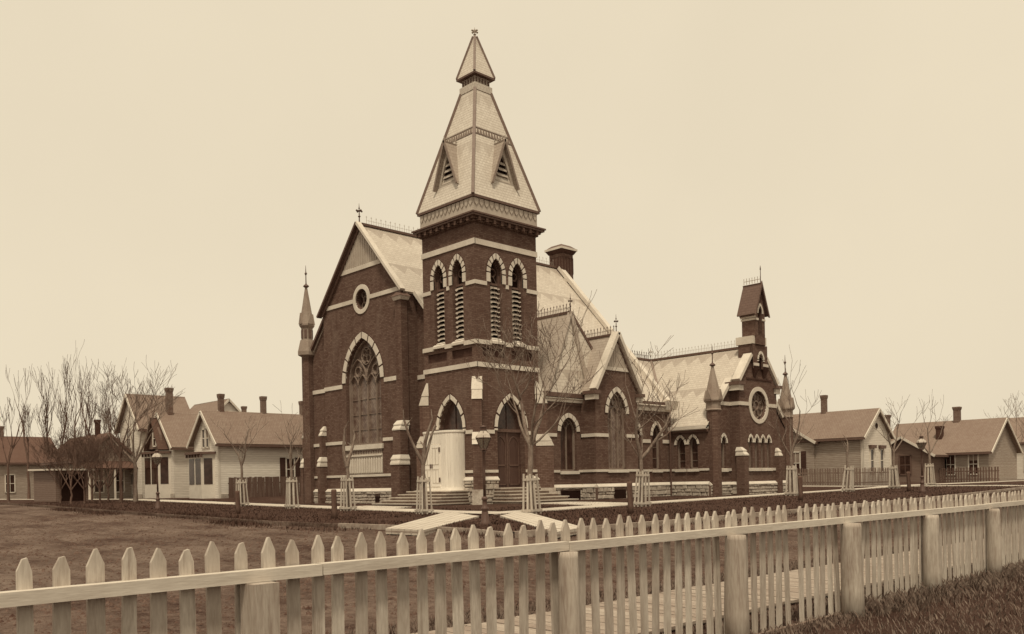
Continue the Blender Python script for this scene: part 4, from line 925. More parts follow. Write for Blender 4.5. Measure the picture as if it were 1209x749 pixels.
cr_.slab([(x0c, CC, CRZ), (x0c, CY0 - .3, cz(CY0 - .3)), (x1c, CY0 - .3, cz(CY0 - .3)), (x1c, CC, CRZ)], .12); cr_.slab([(x1c, CC, CRZ), (x1c, CY1 + .3, cz(CY1 + .3)), (x0c, CY1 + .3, cz(CY1 + .3)), (x0c, CC, CRZ)], .12)
croof = part(cr_, 'chapel_roof', 'slate', ridge=CRZ); MB().bar((-12, CC, CRZ + .03), (1.75, CC, CRZ + .03), .24, .14).build('ridge_cap', 'trim_dark', croof)
# cross roof joining nave and chapel, ridge along y
jr = MB(); jc, jh = -5.85, 4.6; jr.slab([(jc, 16.9, CRZ), (jc + jh, 16.9, CRZ - jh * 1.08), (jc + jh, CC, CRZ - jh * 1.08), (jc, CC, CRZ)], .1); jr.slab([(jc, CC, CRZ), (jc - jh, CC, CRZ - jh * 1.08), (jc - jh, 16.9, CRZ - jh * 1.08), (jc, 16.9, CRZ)], .1)
jr = part(jr, 'cross_roof', 'slate', ridge=CRZ); MB().bar((jc, 17.0, CRZ + .03), (jc, CC, CRZ + .03), .24, .14).build('ridge_cap', 'trim_dark', jr)
m_ = MB().bar((jc + .05, CC - .05, CRZ + .02), (jc + 4.2, CC - 4.2 * 1.08 / csl, CRZ - 4.2 * 1.08 + .03), .16, .1); part(m_, 'valley_flashing', 'lead')
cresting((-5.7, CC, CRZ + .1), (1.6, CC, CRZ + .1), .5, .26); cresting((jc, 18.5, CRZ + .1), (jc, 21.7, CRZ + .1), .5, .26, 'iron'); finial((jc, CC, CRZ + .1), .9, 'iron_pale', .8)
mb = MB(); mb.add([(-12, CY0, -.3), (-12, CY1, -.3), (-12, CY1, 4.5), (-12, CC, CRZ), (-12, CY0, 4.5)], [(4, 3, 2, 1, 0)]); part(mb, 'wall', 'brick'); mb = MB(); mb.add([(-12, CY1, -.3), (2, CY1, -.3), (2, CY1, 4.5), (-12, CY1, 4.5)], [(3, 2, 1, 0)]); part(mb, 'wall', 'brick')
# bellcote
bc = 22.05; bw_, x0b, x1b = .62, 1.8, 3.0
def bel_part(mb, name, mat, parent=None): return part(mb, name, mat, parent)
B = part(MB().box(1.75, 2.80, bc - .78, bc + .78, 8.9, 9.75), 'bellcote', 'brick')
MB().box(1.62, 2.86, bc - .85, bc + .85, 9.75, 10.25).build('bellcote_base', 'stone', B); MB().box(2.80, 2.95, bc - .55, bc + .55, 9.72, 10.28).build('bellcote_panel', 'brick', B)
F_BC = FR('y', 2.92)
mb = MB(); op = arch(bc, 10.3, 11.75, .24, .5); panel(mb, F_BC, [(bc - .6, 10.25), (bc + .6, 10.25), (bc + .6, 11.9), (bc, 13.55), (bc - .6, 11.9)], [op], .3)
F_BC2 = FR('x', bc - .6); mb.add([(1.95, bc - .6, 10.25), (2.92, bc - .6, 10.25), (2.92, bc - .6, 11.9), (1.95, bc - .6, 11.9)], [(0, 1, 2, 3)]); mb.add([(1.95, bc + .6, 10.25), (2.92, bc + .6, 10.25), (2.92, bc + .6, 11.9), (1.95, bc + .6, 11.9)], [(3, 2, 1, 0)]); mb.add([(1.95, bc - .6, 10.25), (1.95, bc + .6, 10.25), (1.95, bc + .6, 11.9), (1.95, bc, 13.55), (1.95, bc - .6, 11.9)], [(4, 3, 2, 1, 0)])
mb.build('bellcote_shaft', 'brick', B); m_ = MB(); ext(m_, F_BC, op, -.34, -.3); m_.build('bell_opening', 'void', B)
for s in (-1, 1):
    m_ = MB(); r_ = arc_pts(bc, 11.75, .24, .5, 0, 8); q_ = arc_pts(bc, 11.75, .24, .5, .14, 8)
    if s < 0: r_ = [(2 * bc - a, h) for a, h in r_]; q_ = [(2 * bc - a, h) for a, h in q_]
    for k in range(8): P = [r_[k], q_[k], q_[k + 1], r_[k + 1]]; ext(m_, F_BC, P if s > 0 else P[::-1], -.02, .05)
    m_.build('arch_stone', 'stone', B); m_ = MB(); ext(m_, F_BC, [(bc + s * .42 - .18, 11.28), (bc + s * .42 + .18, 11.28), (bc + s * .42 + .18, 11.42), (bc + s * .42 - .18, 11.42)], -.02, .05); m_.build('impost', 'stone', B)
m_ = MB(); ext(m_, F_BC2, [(1.9, 11.28), (2.95, 11.28), (2.95, 11.42), (1.9, 11.42)], -.02, .05); m_.build('impost', 'stone', B)
MB().box(1.85, 3.0, bc - .72, bc - .6, 11.55, 11.75).build('bellcote_eave', 'trim_dark', B); MB().box(1.85, 3.0, bc - .66, bc - .6, 11.45, 11.55).build('bellcote_mould', 'stone', B)
rf = MB(); rf.slab([(1.75, bc, 13.75), (1.75, bc - .88, 11.65), (3.08, bc - .88, 11.65), (3.08, bc, 13.75)], .1); rf.slab([(3.08, bc, 13.75), (3.08, bc + .88, 11.65), (1.75, bc + .88, 11.65), (1.75, bc, 13.75)], .1); rf.build('bellcote_roof', 'slate_dark', B, ridge=13.75)
m_ = MB(); ext(m_, FR('y', 3.08), [(bc - .92, 11.55), (bc - .78, 11.55), (bc, 13.5), (bc + .78, 11.55), (bc + .92, 11.55), (bc, 13.85)], .0, .06); m_.build('barge_board', 'trim_dark', B)
cb = MB()
for i in range(7): q = Vector((1.8 + i * .2, bc, 13.78)); cb.bar(q, q + UP * .4, .028, .028, Vector((1, 0, 0)))
cb.bar((1.8, bc, 13.98), (3.0, bc, 13.98), .03, .03); cb.build('cresting', 'iron_pale', B); MB().lathe([(.03, 0), (.025, .8), (.05, .85), (.01, 1.1)], (3.02, bc, 13.75), 6).build('finial_rod', 'iron', B)
# niche under the bellcote
m_ = MB(); ext(m_, F_CG, arch(22.15, 8.16, 8.75, .28, .42), .0, .02); N_ = part(m_, 'niche', 'void'); voussoirs(N_, FR('y', 2.85), 22.15, 8.75, .28, .42, .15, 2, legs=.1)
pmb = MB(); panel(pmb, FR('y', 2.85), [(21.2, 8.15), (23.0, 8.15), (23.0, 9.7), (21.2, 9.7)], [arch(22.15, 8.16, 8.75, .28, .42)], .15); pmb.build('niche_wall', 'brick', N_)
for s in (-1, 1):
    yy = 22.15 + s * .58; m_ = MB(); ext(m_, FR('y', 2.85), [(yy - .3, 8.32), (yy + .3, 8.32), (yy + .3, 8.5), (yy - .3, 8.5)], -.02, .06); m_.build('impost', 'stone', N_)
    MB().frustum((2.7, 2.74, yy - .12, yy + .12), 7.6, (2.7, 2.98, yy - .28, yy + .28), 8.25).build('corbel', 'brick_dark', N_)
# turrets
def turret(p, z_sh, z_cap, z_sp, z_top, r, flare=False, rod=1.2, base=True):
    p = Vector(p); mb = MB().lathe([(r, -.3), (r, z_sh)], p, 8, math.pi / 8); T = part(mb, 'turret', 'brick')
    if flare:
        MB().lathe([(r * .95, z_sh), (r * 1.6, z_sh + .12), (r * 1.62, z_sh + .35), (r * 1.15, z_cap)], p, 8, math.pi / 8).build('turret_collar', 'turret_stone', T)
        MB().lathe([(r * .98, z_cap), (r * .98, z_sp - .25), (r * 1.3, z_sp - .1), (r * 1.3, z_sp)], p, 8, math.pi / 8).build('turret_drum', 'turret_stone', T)
        for k in range(8):
            t = k * math.pi / 4; d = Vector((math.cos(t), math.sin(t), 0)); u = Vector((-d.y, d.x, 0)); q = p + d * r * .93
            MB().bar(q + UP * (z_cap + .12), q + UP * (z_sp - .35), .16, .05, d).build('panel', 'trim_dark', T)
    else:
        MB().lathe([(r, z_sh), (r * 1.18, z_sh + .06), (r * 1.05, z_sh + .14), (r * 1.05, z_cap - .2), (r * 1.35, z_cap - .08), (r * 1.35, z_cap)], p, 8, math.pi / 8).build('turret_collar', 'turret_stone', T)
    zb = z_sp if flare else z_cap; rb = r * (1.3 if flare else 1.3)
    MB().lathe([(rb, zb), (rb * .82, zb + (z_top - zb) * .16), (.07, z_top)], p, 8, math.pi / 8).build('spirelet', 'turret_stone', T)
    for k in range(4):
        t = k * math.pi / 2 - math.pi / 4 * 0; d = Vector((math.cos(t), math.sin(t), 0)); u = Vector((-d.y, d.x, 0)); a = p + d * rb * 1.0; h = (z_top - zb) * .3
        MB().slab([a - u * rb * .42 + UP * zb, a + u * rb * .42 + UP * zb, a + UP * (zb + h)], rb * .55).build('gablet', 'turret_stone', T)
    MB().lathe([(.06, z_top - .05), (.2, z_top + .05), (.16, z_top + .12), (.05, z_top + .2), (.035, z_top + .3), (.03, z_top + rod * .55), (.09, z_top + rod * .62), (.03, z_top + rod * .7), (.01, z_top + rod)], p, 8).build('finial', 'iron', T)
    return T
turret((-16.68, .33, 0), 9.35, 10.45, 11.45, 13.85, .37, True, 1.4); turret((2.05, 17.8, 0), 5.3, 6.0, 6.0, 8.1, .44, False, 1.3); turret((1.9, 27.0, 0), 5.2, 5.9, 5.9, 8.2, .44, False, 1.4)

# ------------------------------------------------------------------ houses
def hwindow(h, fr, a, z0, w, hgt, trim='house_trim', shutters=False, mull=True, glass='glass', hood=False):
    mb = MB(); ext(mb, fr, [(a - w / 2, z0), (a + w / 2, z0), (a + w / 2, z0 + hgt), (a - w / 2, z0 + hgt)], -.03, .02); wn = mb.build('window', glass, h)
    f = MB(); polybar(f, fr, [(a - w / 2, z0), (a + w / 2, z0), (a + w / 2, z0 + hgt), (a - w / 2, z0 + hgt), (a - w / 2, z0 - .04)], .1, -.02, .07)
    polybar(f, fr, [(a - w / 2, z0 + hgt / 2), (a + w / 2, z0 + hgt / 2)], .06, .0, .05)
    if rg.random() < .6:
        q_ = z0 + hgt * rg.uniform(.35, .7); bl = MB(); ext(bl, fr, [(a - w / 2 + .04, q_), (a + w / 2 - .04, q_), (a + w / 2 - .04, z0 + hgt - .03), (a - w / 2 + .04, z0 + hgt - .03)], .019, .024); bl.build('blind', 'blind', wn)
    if mull: polybar(f, fr, [(a, z0), (a, z0 + hgt)], .04, .0, .045)
    f.build('frame', trim, wn)
    if hood:
        k = MB(); ext(k, fr, [(a - w / 2 - .15, z0 + hgt + .05), (a + w / 2 + .15, z0 + hgt + .05), (a + w / 2 + .2, z0 + hgt + .3), (a - w / 2 - .2, z0 + hgt + .3)], .0, .22); k.build('hood', 'trim_dark', wn)
    if shutters:
        for s in (-1, 1):
            m = MB(); c = a + s * (w / 2 + .27); ext(m, fr, [(c - .22, z0 - .05), (c + .22, z0 - .05), (c + .22, z0 + hgt + .05), (c - .22, z0 + hgt + .05)], .0, .05)
            for q in range(9): zz = z0 + .08 + q * (hgt - .1) / 9; polybar(m, fr, [(c - .17, zz), (c + .17, zz)], .05, .05, .065)
            m.build('shutter', 'shutter', wn)
    return wn
def hchimney(h, x, y, z0, z1, w=.7, mat='chimney'):
    w *= .58; c = MB().box(x - w / 2, x + w / 2, y - w / 2, y + w / 2, z0, z1 - .3).build('chimney', mat, h)
    MB().frustum((x - w / 2 - .02, x + w / 2 + .02, y - w / 2 - .02, y + w / 2 + .02), z1 - .3, (x - w * .6, x + w * .6, y - w * .6, y + w * .6), z1 - .15).build('corbel', mat, c)
    MB().box(x - w * .62, x + w * .62, y - w * .62, y + w * .62, z1 - .15, z1).build('cap', mat, c)
def gable_block(h, x0, x1, y0, y1, zb, ze, zr, axis, wmat, rmat, over=.35, tmat='house_trim'):
    """box with a gabled roof; axis = direction of the ridge"""
    mb = MB()
    if axis == 'y':
        c = (x0 + x1) / 2; mb.add([(x0, y0, zb), (x1, y0, zb), (x1, y0, ze), (c, y0, zr), (x0, y0, ze), (x0, y1, zb), (x1, y1, zb), (x1, y1, ze), (c, y1, zr), (x0, y1, ze)], [(0, 1, 2, 3, 4), (9, 8, 7, 6, 5), (1, 6, 7, 2), (0, 4, 9, 5)])
        s = (zr - ze) / ((x1 - x0) / 2); zo = ze - s * over
        P = lambda x, y, z: (x, y, z); A0, A1 = y0 - over, y1 + over
        L = [(c, A1, zr), (x0 - over, A1, zo), (x0 - over, A0, zo), (c, A0, zr)]; Rr = [(c, A0, zr), (x1 + over, A0, zo), (x1 + over, A1, zo), (c, A1, zr)]
        rk = [((c, A0, zr), (x1 + over, A0, zo)), ((c, A0, zr), (x0 - over, A0, zo))]; ev = [((x1 + over, A0, zo), (x1 + over, A1, zo))]
    else:
        c = (y0 + y1) / 2; mb.add([(x1, y0, zb), (x1, y1, zb), (x1, y1, ze), (x1, c, zr), (x1, y0, ze), (x0, y0, zb), (x0, y1, zb), (x0, y1, ze), (x0, c, zr), (x0, y0, ze)], [(0, 1, 2, 3, 4), (9, 8, 7, 6, 5), (1, 6, 7, 2), (0, 4, 9, 5)])
        s = (zr - ze) / ((y1 - y0) / 2); zo = ze - s * over; A0, A1 = x0 - over, x1 + over
        L = [(A0, c, zr), (A0, y0 - over, zo), (A1, y0 - over, zo), (A1, c, zr)]; Rr = [(A1, c, zr), (A1, y1 + over, zo), (A0, y1 + over, zo), (A0, c, zr)]
        rk = [((A1, c, zr), (A1, y0 - over, zo)), ((A1, c, zr), (A1, y1 + over, zo))]; ev = [((A0, y0 - over, zo), (A1, y0 - over, zo))]
    mb.build('wall', wmat, h)
    rf = MB(); up = Vector((0, 0, .1)); rf.slab([Vector(p) + up for p in L], .09); rf.slab([Vector(p) + up for p in Rr], .09); ro = rf.build('roof', rmat, h, ridge=zr)
    for a, b in rk: MB().bar(Vector(a) - UP * .02, Vector(b) - UP * .02, .07, .2).build('barge_board', tmat, ro)
    for a, b in ev: MB().bar(Vector(a) - UP * .02, Vector(b) - UP * .02, .1, .16).build('gutter', 'trim_dark', ro)
    return ro
def baywin(h, x0, x1, y, z0, z1, d=.8, roofm='trim_dark'):
    """a square bay with splayed ends on a -y facade"""
    s = .45; P = [(x0, y), (x0 + s, y - d), (x1 - s, y - d), (x1, y)]; mb = MB(); n = 4
    mb.add([(a, b, z0) for a, b in P] + [(a, b, z1) for a, b in P], [(0, 1, 5, 4), (1, 2, 6, 5), (2, 3, 7, 6), (4, 5, 6, 7)]); B_ = mb.build('bay_window', 'house_trim', h)
    e = .22; Q = [(x0 - e, y), (x0 + s - e * .6, y - d - e), (x1 - s + e * .6, y - d - e), (x1 + e, y)]
    m = MB(); m.add([(a, b, z1) for a, b in Q] + [(a, b, z1 + .16) for a, b in Q], [(0, 1, 5, 4), (1, 2, 6, 5), (2, 3, 7, 6), (4, 5, 6, 7), (3, 2, 1, 0)]); m.build('cornice', 'trim_dark', B_)
    for k in range(6): a = x0 + .3 + (x1 - x0 - .6) * k / 5; MB().box(a - .05, a + .05, y - d - .14, y - d, z1 - .22, z1 - .002).build('bracket', 'trim_dark', B_)
    zc, zt = z0 + (z1 - z0) * .36, z1 - .3
    for (p, q) in zip(P, P[1:]):
        p, q = Vector((*p, 0)), Vector((*q, 0)); u = (q - p).normalized(); n_ = Vector((u.y, -u.x, 0)); L = (q - p).length; w = L - .26; k = 2 if L > 1.6 else 1
        for j in range(k):
            c = p + (q - p) * ((j + .5) / k); hw = w / k / 2 - .04; pts = [c - u * hw + UP * zc, c + u * hw + UP * zc, c + u * hw + UP * zt, c - u * hw + UP * zt]
            g_ = MB().slab([v + n_ * .02 for v in pts], .04).build('pane', 'glass', B_)
    return B_

# white cottage left of the church
K = at(259, 588, 62); xa, ya = K.x, K.y
hA = thing('white_house', 'white clapboard cottage with shingle roof and front bay window beside the church', 'house', (xa, ya, g(xa, ya)))
def atH(h):
    h['_'] = 0; del h['_']; loc = h.location.copy()
    for c in h.children: c.matrix_parent_inverse = Matrix.Translation(-loc)
gable_block(hA, xa - 4.0, xa, ya, ya + 14, -.1, 4.55, 6.65, 'y', 'clap_white', 'shingle', .38)
FA, FAx = FR('x', ya), FR('y', xa)
baywin(hA, xa - 3.6, xa - .6, ya, .2, 3.55)
for dx in (-.32, .32): hwindow(hA, FA, xa - 1.95 + dx, 4.05, .5, 1.35, mull=False)
hwindow(hA, FAx, ya + 5.6, 1.6, .7, 1.65, shutters=True)
MB().box(xa - .1, xa + .03, ya - .03, ya + .12, -.1, 4.5).build('corner_board', 'house_trim', hA); MB().box(xa, xa + .06, ya + .1, ya + 14, -.1, .7).build('foundation', 'rubble', hA)
for p_, zt in ((261, 8.0), (311, 8.0), (357, 7.8)): hchimney(hA, xa - 2.1, un(p_, 488, x=xa - 2.1).y, 6, zt, .6)
atH(hA)
# larger house behind it
pB = un(206, 588, x=-34.0); xb, yb = -34.0, pB.y
hB = thing('pale_house', 'large pale house with tall shingle roof, pointed gablet and bay window', 'house', (xb, yb, g(xb, yb)))
gable_block(hB, xb - 4.6, xb, yb, yb + 6, -.1, 4.6, 7.1, 'y', 'clap_pale', 'shingle', .35)
baywin(hB, xb - 4.2, xb - .6, yb, .2, 3.9, .8)
gx = xb - 2.3
gl = MB(); gl.slab([(gx - 1.25, yb - .5, 4.3), (gx + 1.25, yb - .5, 4.3), (gx + .95, yb - .5, 5.4), (gx, yb - .5, 6.5), (gx - .95, yb - .5, 5.4)], .15); gl = gl.build('gablet', 'clap_dark', hB)
for s in (-1, 1): q = [(gx, yb - .85, 6.75), (gx + s * 1.5, yb - .85, 4.2), (gx + s * 1.5, yb + 1.8, 4.2), (gx, yb + 1.8, 6.75)]; q = q if s > 0 else q[::-1]; MB().slab(q, .1).build('gablet_roof', 'shingle_dark', gl)
hwindow(hB, FR('x', yb - .5), gx, 4.5, .6, 1.2, mull=False)
xm = xb - 5.0; pM = un(168, 588, x=xm); ym = pM.y
gable_block(hB, xm - 4.6, xm, ym, ym + 4.3, -.1, 6.3, 8.95, 'y', 'clap_pale', 'shingle', .35)
hwindow(hB, FR('x', ym), xm - 2.0, 1.5, .9, 2.0); hwindow(hB, FR('x', ym), xm - 2.6, 4.6, .8, 1.6)
MB().box(xm - 4.6, xm + .05, ym - .05, ym, -.1, .75).build('foundation', 'rubble', hB); MB().box(xb - 4.6, xb + .05, yb - .05, yb, -.1, .75).build('foundation', 'rubble', hB)
pc_ = un(200, 480, x=xb - 2.3); hchimney(hB, xb - 2.3, pc_.y, 6.0, 9.15, .75)
atH(hB)
# white gabled house far behind
pC = at(250, 585, 92)
hC = thing('white_house', 'white gabled house seen above the roofs behind the cottage', 'house', (pC.x, pC.y, g(pC.x, pC.y)))
gable_block(hC, pC.x - 8, pC.x, pC.y, pC.y + 4.0, -.1, 8.5, 10.5, 'x', 'clap_white', 'shingle', .3)
p_ = un(288, 480, y=pC.y + 4); hchimney(hC, p_.x, pC.y + 4, 6, 9.9, .7); hwindow(hC, FR('y', pC.x), pC.y + 2.0, 7.2, .7, 1.2)
pC2 = at(300, 585, 96); gable_block(hC, pC2.x - 2, pC2.x + 6, pC2.y, pC2.y + 7, -.1, 6.4, 8.6, 'x', 'clap_white', 'shingle', .4)
atH(hC)
# dark cottage on the far left
pD = at(99, 588, 70)
hD = thing('dark_cottage', 'low dark-roofed cottage with gable end and chimney behind bare trees', 'house', (pD.x, pD.y, g(pD.x, pD.y)))
gable_block(hD, pD.x - 9, pD.x, pD.y, pD.y + 3.9, -.1, 3.9, 5.7, 'x', 'clap_grey', 'shingle_dark', .45, 'trim_dark')
FD = FR('y', pD.x)
for a in (1.15, 2.75): hwindow(hD, FD, pD.y + a, .95, .75, 1.9)
hchimney(hD, pD.x - 2.4, pD.y + 1.95, 5, 7.0, .6, 'brick_dark')
MB().slab([(pD.x + 1.5, pD.y - .3, 2.9), (pD.x + 1.5, pD.y + 4.2, 2.9), (pD.x, pD.y + 4.2, 3.5), (pD.x, pD.y - .3, 3.5)], .1).build('porch_roof', 'shingle_dark', hD)
for a in (0, 1.95, 3.9): MB().box(pD.x + 1.3, pD.x + 1.42, pD.y + a - .06, pD.y + a + .06, 0, 2.9).build('porch_post', 'house_trim', hD)
atH(hD)
pS = at(66, 590, 60)
hS = thing('dark_shed', 'dark open-fronted shed with pale roof edge beside the cottage', 'shed', (pS.x, pS.y, g(pS.x, pS.y)))
MB().box(pS.x - 5, pS.x, pS.y, pS.y + 2.1, -.1, 2.6).build('wall', 'clap_dark', hS); MB().slab([(pS.x - 5.3, pS.y - .3, 2.75), (pS.x + .5, pS.y - .3, 2.65), (pS.x + .5, pS.y + 2.4, 2.65), (pS.x - 5.3, pS.y + 2.4, 2.75)], .12).build('roof', 'house_trim', hS)
MB().box(pS.x, pS.x + .03, pS.y + .25, pS.y + 1.9, 0, 2.3).build('opening', 'void', hS); atH(hS)
pQ = at(-8, 588, 92)
hQ = thing('plain_house', 'plain clapboard house with dark shingle roof among bare trees beyond the shed', 'house', (pQ.x, pQ.y, g(pQ.x, pQ.y)))
gable_block(hQ, pQ.x - 9, pQ.x, pQ.y, pQ.y + 6.5, -.1, 4.4, 7.2, 'y', 'clap_grey', 'shingle_dark', .4)
for a in (1.6, 4.6): hwindow(hQ, FR('y', pQ.x), pQ.y + a, 1.1, .9, 1.9)
hchimney(hQ, pQ.x - 4.5, pQ.y + 2, 6.5, 8.4, .6); atH(hQ)

# grey clapboard house right of the church
K = at(1019.5, 577, 66); xe, ye = K.x, K.y
hE = thing('grey_house', 'grey clapboard house with shingle roof and white gable end right of the chapel', 'house', (xe, ye, g(xe, ye)))
gable_block(hE, xe - 9.0, xe, ye, ye + 4.8, -.1, 4.15, 6.15, 'x', 'clap_grey', 'shingle', .32)
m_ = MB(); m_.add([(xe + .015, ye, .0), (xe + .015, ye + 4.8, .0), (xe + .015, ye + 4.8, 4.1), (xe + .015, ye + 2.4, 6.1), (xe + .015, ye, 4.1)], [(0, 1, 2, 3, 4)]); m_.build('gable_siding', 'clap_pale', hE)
FE = FR('y', xe + .015)
for a in (1.45, 3.15): hwindow(hE, FE, ye + a, 1.35, .6, 1.75, mull=False, hood=True)
mb = MB(); ext(mb, FE, circ(ye + 2.4, 4.9, .22, 10), -.02, .03); mb.build('attic_vent', 'void', hE)
for a in (0, 4.8): m_ = MB(); ext(m_, FE, [(ye + a - .09, 0), (ye + a + .09, 0), (ye + a + .09, 4.0), (ye + a - .09, 4.0)], -.02, .05); m_.build('corner_board', 'house_trim', hE)
m_ = MB(); ext(m_, FR('x', ye), [(xe - .14, 0), (xe + .065, 0), (xe + .065, 3.9), (xe - .14, 3.9)], .0, .04); m_.build('corner_board', 'house_trim', hE)
xw = un(963, 560, y=ye).x
gable_block(hE, xw - 5.2, xw, ye - .25, ye + 5, -.1, 3.9, 5.5, 'y', 'clap_grey', 'shingle', .32)
hwindow(hE, FR('x', ye - .25), xw - 1.5, 1.3, .75, 1.75, shutters=True)
pch = un(973, 480, y=ye + 2.4); hchimney(hE, pch.x, ye + 2.4, 5.6, 7.6, .65)
MB().box(xe - 1.2, xe - .4, ye - .9, ye - .02, -.1, .55).build('porch_step', 'kerb', hE)
atH(hE)
# long low house behind it
pF = at(1102, 577, 80); yf = pF.y; xf0, xf1 = un(1046, 577, y=yf).x, un(1168, 577, y=yf).x
hF = thing('low_house', 'long low shingle-roofed house with dark front gable and two chimneys', 'house', (pF.x, yf, g(pF.x, yf)))
gable_block(hF, xf0, xf1, yf, yf + 7.5, -.1, 3.15, 5.95, 'x', 'clap_grey', 'shingle', .4)
xg = un(1068, 577, y=yf - 3.0).x
gable_block(hF, xg - 2.6, xg + 2.4, yf - 3.0, yf + 4, -.1, 2.95, 4.45, 'y', 'clap_dark', 'shingle', .45)
hwindow(hF, FR('x', yf - 3.0), xg + .1, 1.1, 1.0, 1.7, 'trim_dark')
for p_ in (1112, 1123, 1150): hwindow(hF, FR('x', yf), un(p_, 577, y=yf).x, 1.0, .8, 1.8)
MB().box(un(1106, 560, y=yf).x - .45, un(1106, 560, y=yf).x + .45, yf - .04, yf, 0, 2.3).build('door', 'house_trim', hF)
c1 = un(1047, 500, y=yf + 3.7); hchimney(hF, c1.x, yf + 3.7, 5.2, 7.0, .9); c2 = un(1130, 490, y=yf + 3.7); hchimney(hF, c2.x, yf + 3.7, 5.2, 7.3, .9); c3 = un(1109, 510, y=yf + 1.5); hchimney(hF, c3.x, yf + 1.6, 3.6, 5.5, .9, 'brick_dark')
atH(hF)
pG = at(1215, 577, 92)
hG = thing('grey_house', 'plain grey house at the end of the row beyond the low house', 'house', (pG.x, pG.y, g(pG.x, pG.y)))
gable_block(hG, pG.x - 5, pG.x + 5, pG.y, pG.y + 8, -.1, 4.4, 7.0, 'x', 'clap_pale', 'shingle', .4)
for a in (-3, 0, 3): hwindow(hG, FR('x', pG.y), pG.x + a, 1.2, .8, 1.8)
atH(hG)

# ------------------------------------------------------------------ yard fences
def yard_fence(label, pts, h, sp, w, mat, pointed=True, name='yard_fence', lean=.01):
    p0 = Vector(pts[0]); f = thing(name, label, 'fence', (p0.x, p0.y, g(p0.x, p0.y))); pts = [Vector((*p, 0)) for p in pts]
    me = MB(); P = [(-w / 2, -.02), (w / 2, -.02), (w / 2, h - (.06 if pointed else 0))] + ([(0, h)] if pointed else []) + [(-w / 2, h - (.06 if pointed else 0))]; ext(me, FR('x', 0), P, -.01, .01)
    src = None
    for a, b in zip(pts, pts[1:]):
        L = (b - a).length; n = int(L / sp); ang = math.atan2(b.y - a.y, b.x - a.x)
        for i in range(n):
            q = a.lerp(b, (i + .5) / n); z = g(q.x, q.y)
            if src is None: src = me.build('picket' if pointed else 'board', mat, f); o = src
            else: o = src.copy(); COL.objects.link(o)
            o.location = Vector((q.x, q.y, z + rg.uniform(-.03, .03))) - f.location; o.rotation_euler = (rg.gauss(0, .01), rg.gauss(0, lean), ang)
        for zz in (.25, h * .72):
            A, B_ = Vector((a.x, a.y, g(a.x, a.y) + zz)), Vector((b.x, b.y, g(b.x, b.y) + zz)); nrm = Vector((-(b - a).y, (b - a).x, 0)).normalized() * .035
            o = MB().bar(A + nrm, B_ + nrm, .04, .09).build('rail', mat, f); o.matrix_parent_inverse = Matrix.Translation(-f.location)
    return f
ex0, ex1 = un(940, 577, y=ye - 2.0).x, un(1017, 577, y=ye - 2.0).x
yard_fence('weathered picket fence in front of the grey clapboard house', [(ex0 - 2, ye - 2.0), (ex1, ye - 2.0)], 1.35, .2, .11, 'picket_far', lean=.02)
yard_fence('leaning picket fence along the white gable end of the grey house', [(ex1 + .1, ye - 2.0), (ex1 + .1, ye + 3.4)], 1.35, .21, .11, 'picket_far', lean=.03)
yard_fence('tall dark board fence beside the white cottage', [(xa + .6, ya + .4), (xa + .6, ya + 13)], 1.45, .2, .19, 'board_fence', False)
xF2 = un(1180, 577, y=yf - 1.5).x
yard_fence('dark picket fence in front of the long low house', [(un(1090, 577, y=yf - 1.5).x, yf - 1.5), (xF2, yf - 1.5)], 1.3, .22, .12, 'board_fence', lean=.02)

# ------------------------------------------------------------------ trees
def limb(mb, pts, rads, n=6):
    vs = []; m = len(pts)
    for i, (p, r) in enumerate(zip(pts, rads)):
        d = (pts[min(i + 1, m - 1)] - pts[max(i - 1, 0)]).normalized(); u = d.cross(Vector((.9, .3, .1))).normalized(); w = d.cross(u)
        vs += [p + u * (r * math.cos(2 * math.pi * k / n)) + w * (r * math.sin(2 * math.pi * k / n)) for k in range(n)]
    mb.add(vs, [(i * n + k, i * n + (k + 1) % n, (i + 1) * n + (k + 1) % n, (i + 1) * n + k) for i in range(m - 1) for k in range(n)])
def grow(mb, rt, p, d, L, r, depth, n=5, spread=.55, upb=.25, kids=(2, 3), minr=.006, short=1.0):
    segs = 4; pts = [p.copy()]; rads = [r]; q = p.copy(); dd = d.normalized()
    for i in range(segs):
        dd = (dd + Vector((rt.gauss(0, .12), rt.gauss(0, .12), rt.gauss(0, .06) + upb * .22))).normalized(); q = q + dd * L / segs; pts.append(q.copy()); rads.append(max(minr, r * (1 - .5 * (i + 1) / segs)))
    limb(mb, pts, rads, n)
    if depth <= 0: return
    for k in range(rt.randint(*kids)):
        t = rt.uniform(.35, 1.0) if k else 1.0; i = min(segs - 1, int(t * segs)); base = pts[i].lerp(pts[i + 1], t * segs - i) if t < 1 else pts[-1]
        a = rt.uniform(0, 6.28); side = Vector((math.cos(a), math.sin(a), rt.uniform(-.1, .5))); nd = (dd * (1 - spread) + side * spread).normalized() if k else (dd + side * .3).normalized()
        grow(mb, rt, base, nd, L * rt.uniform(.55, .82) * short, max(minr, rads[min(i + 1, segs)] * rt.uniform(.55, .8)), depth - 1, max(3, n - 1), spread, upb, kids, minr, short)
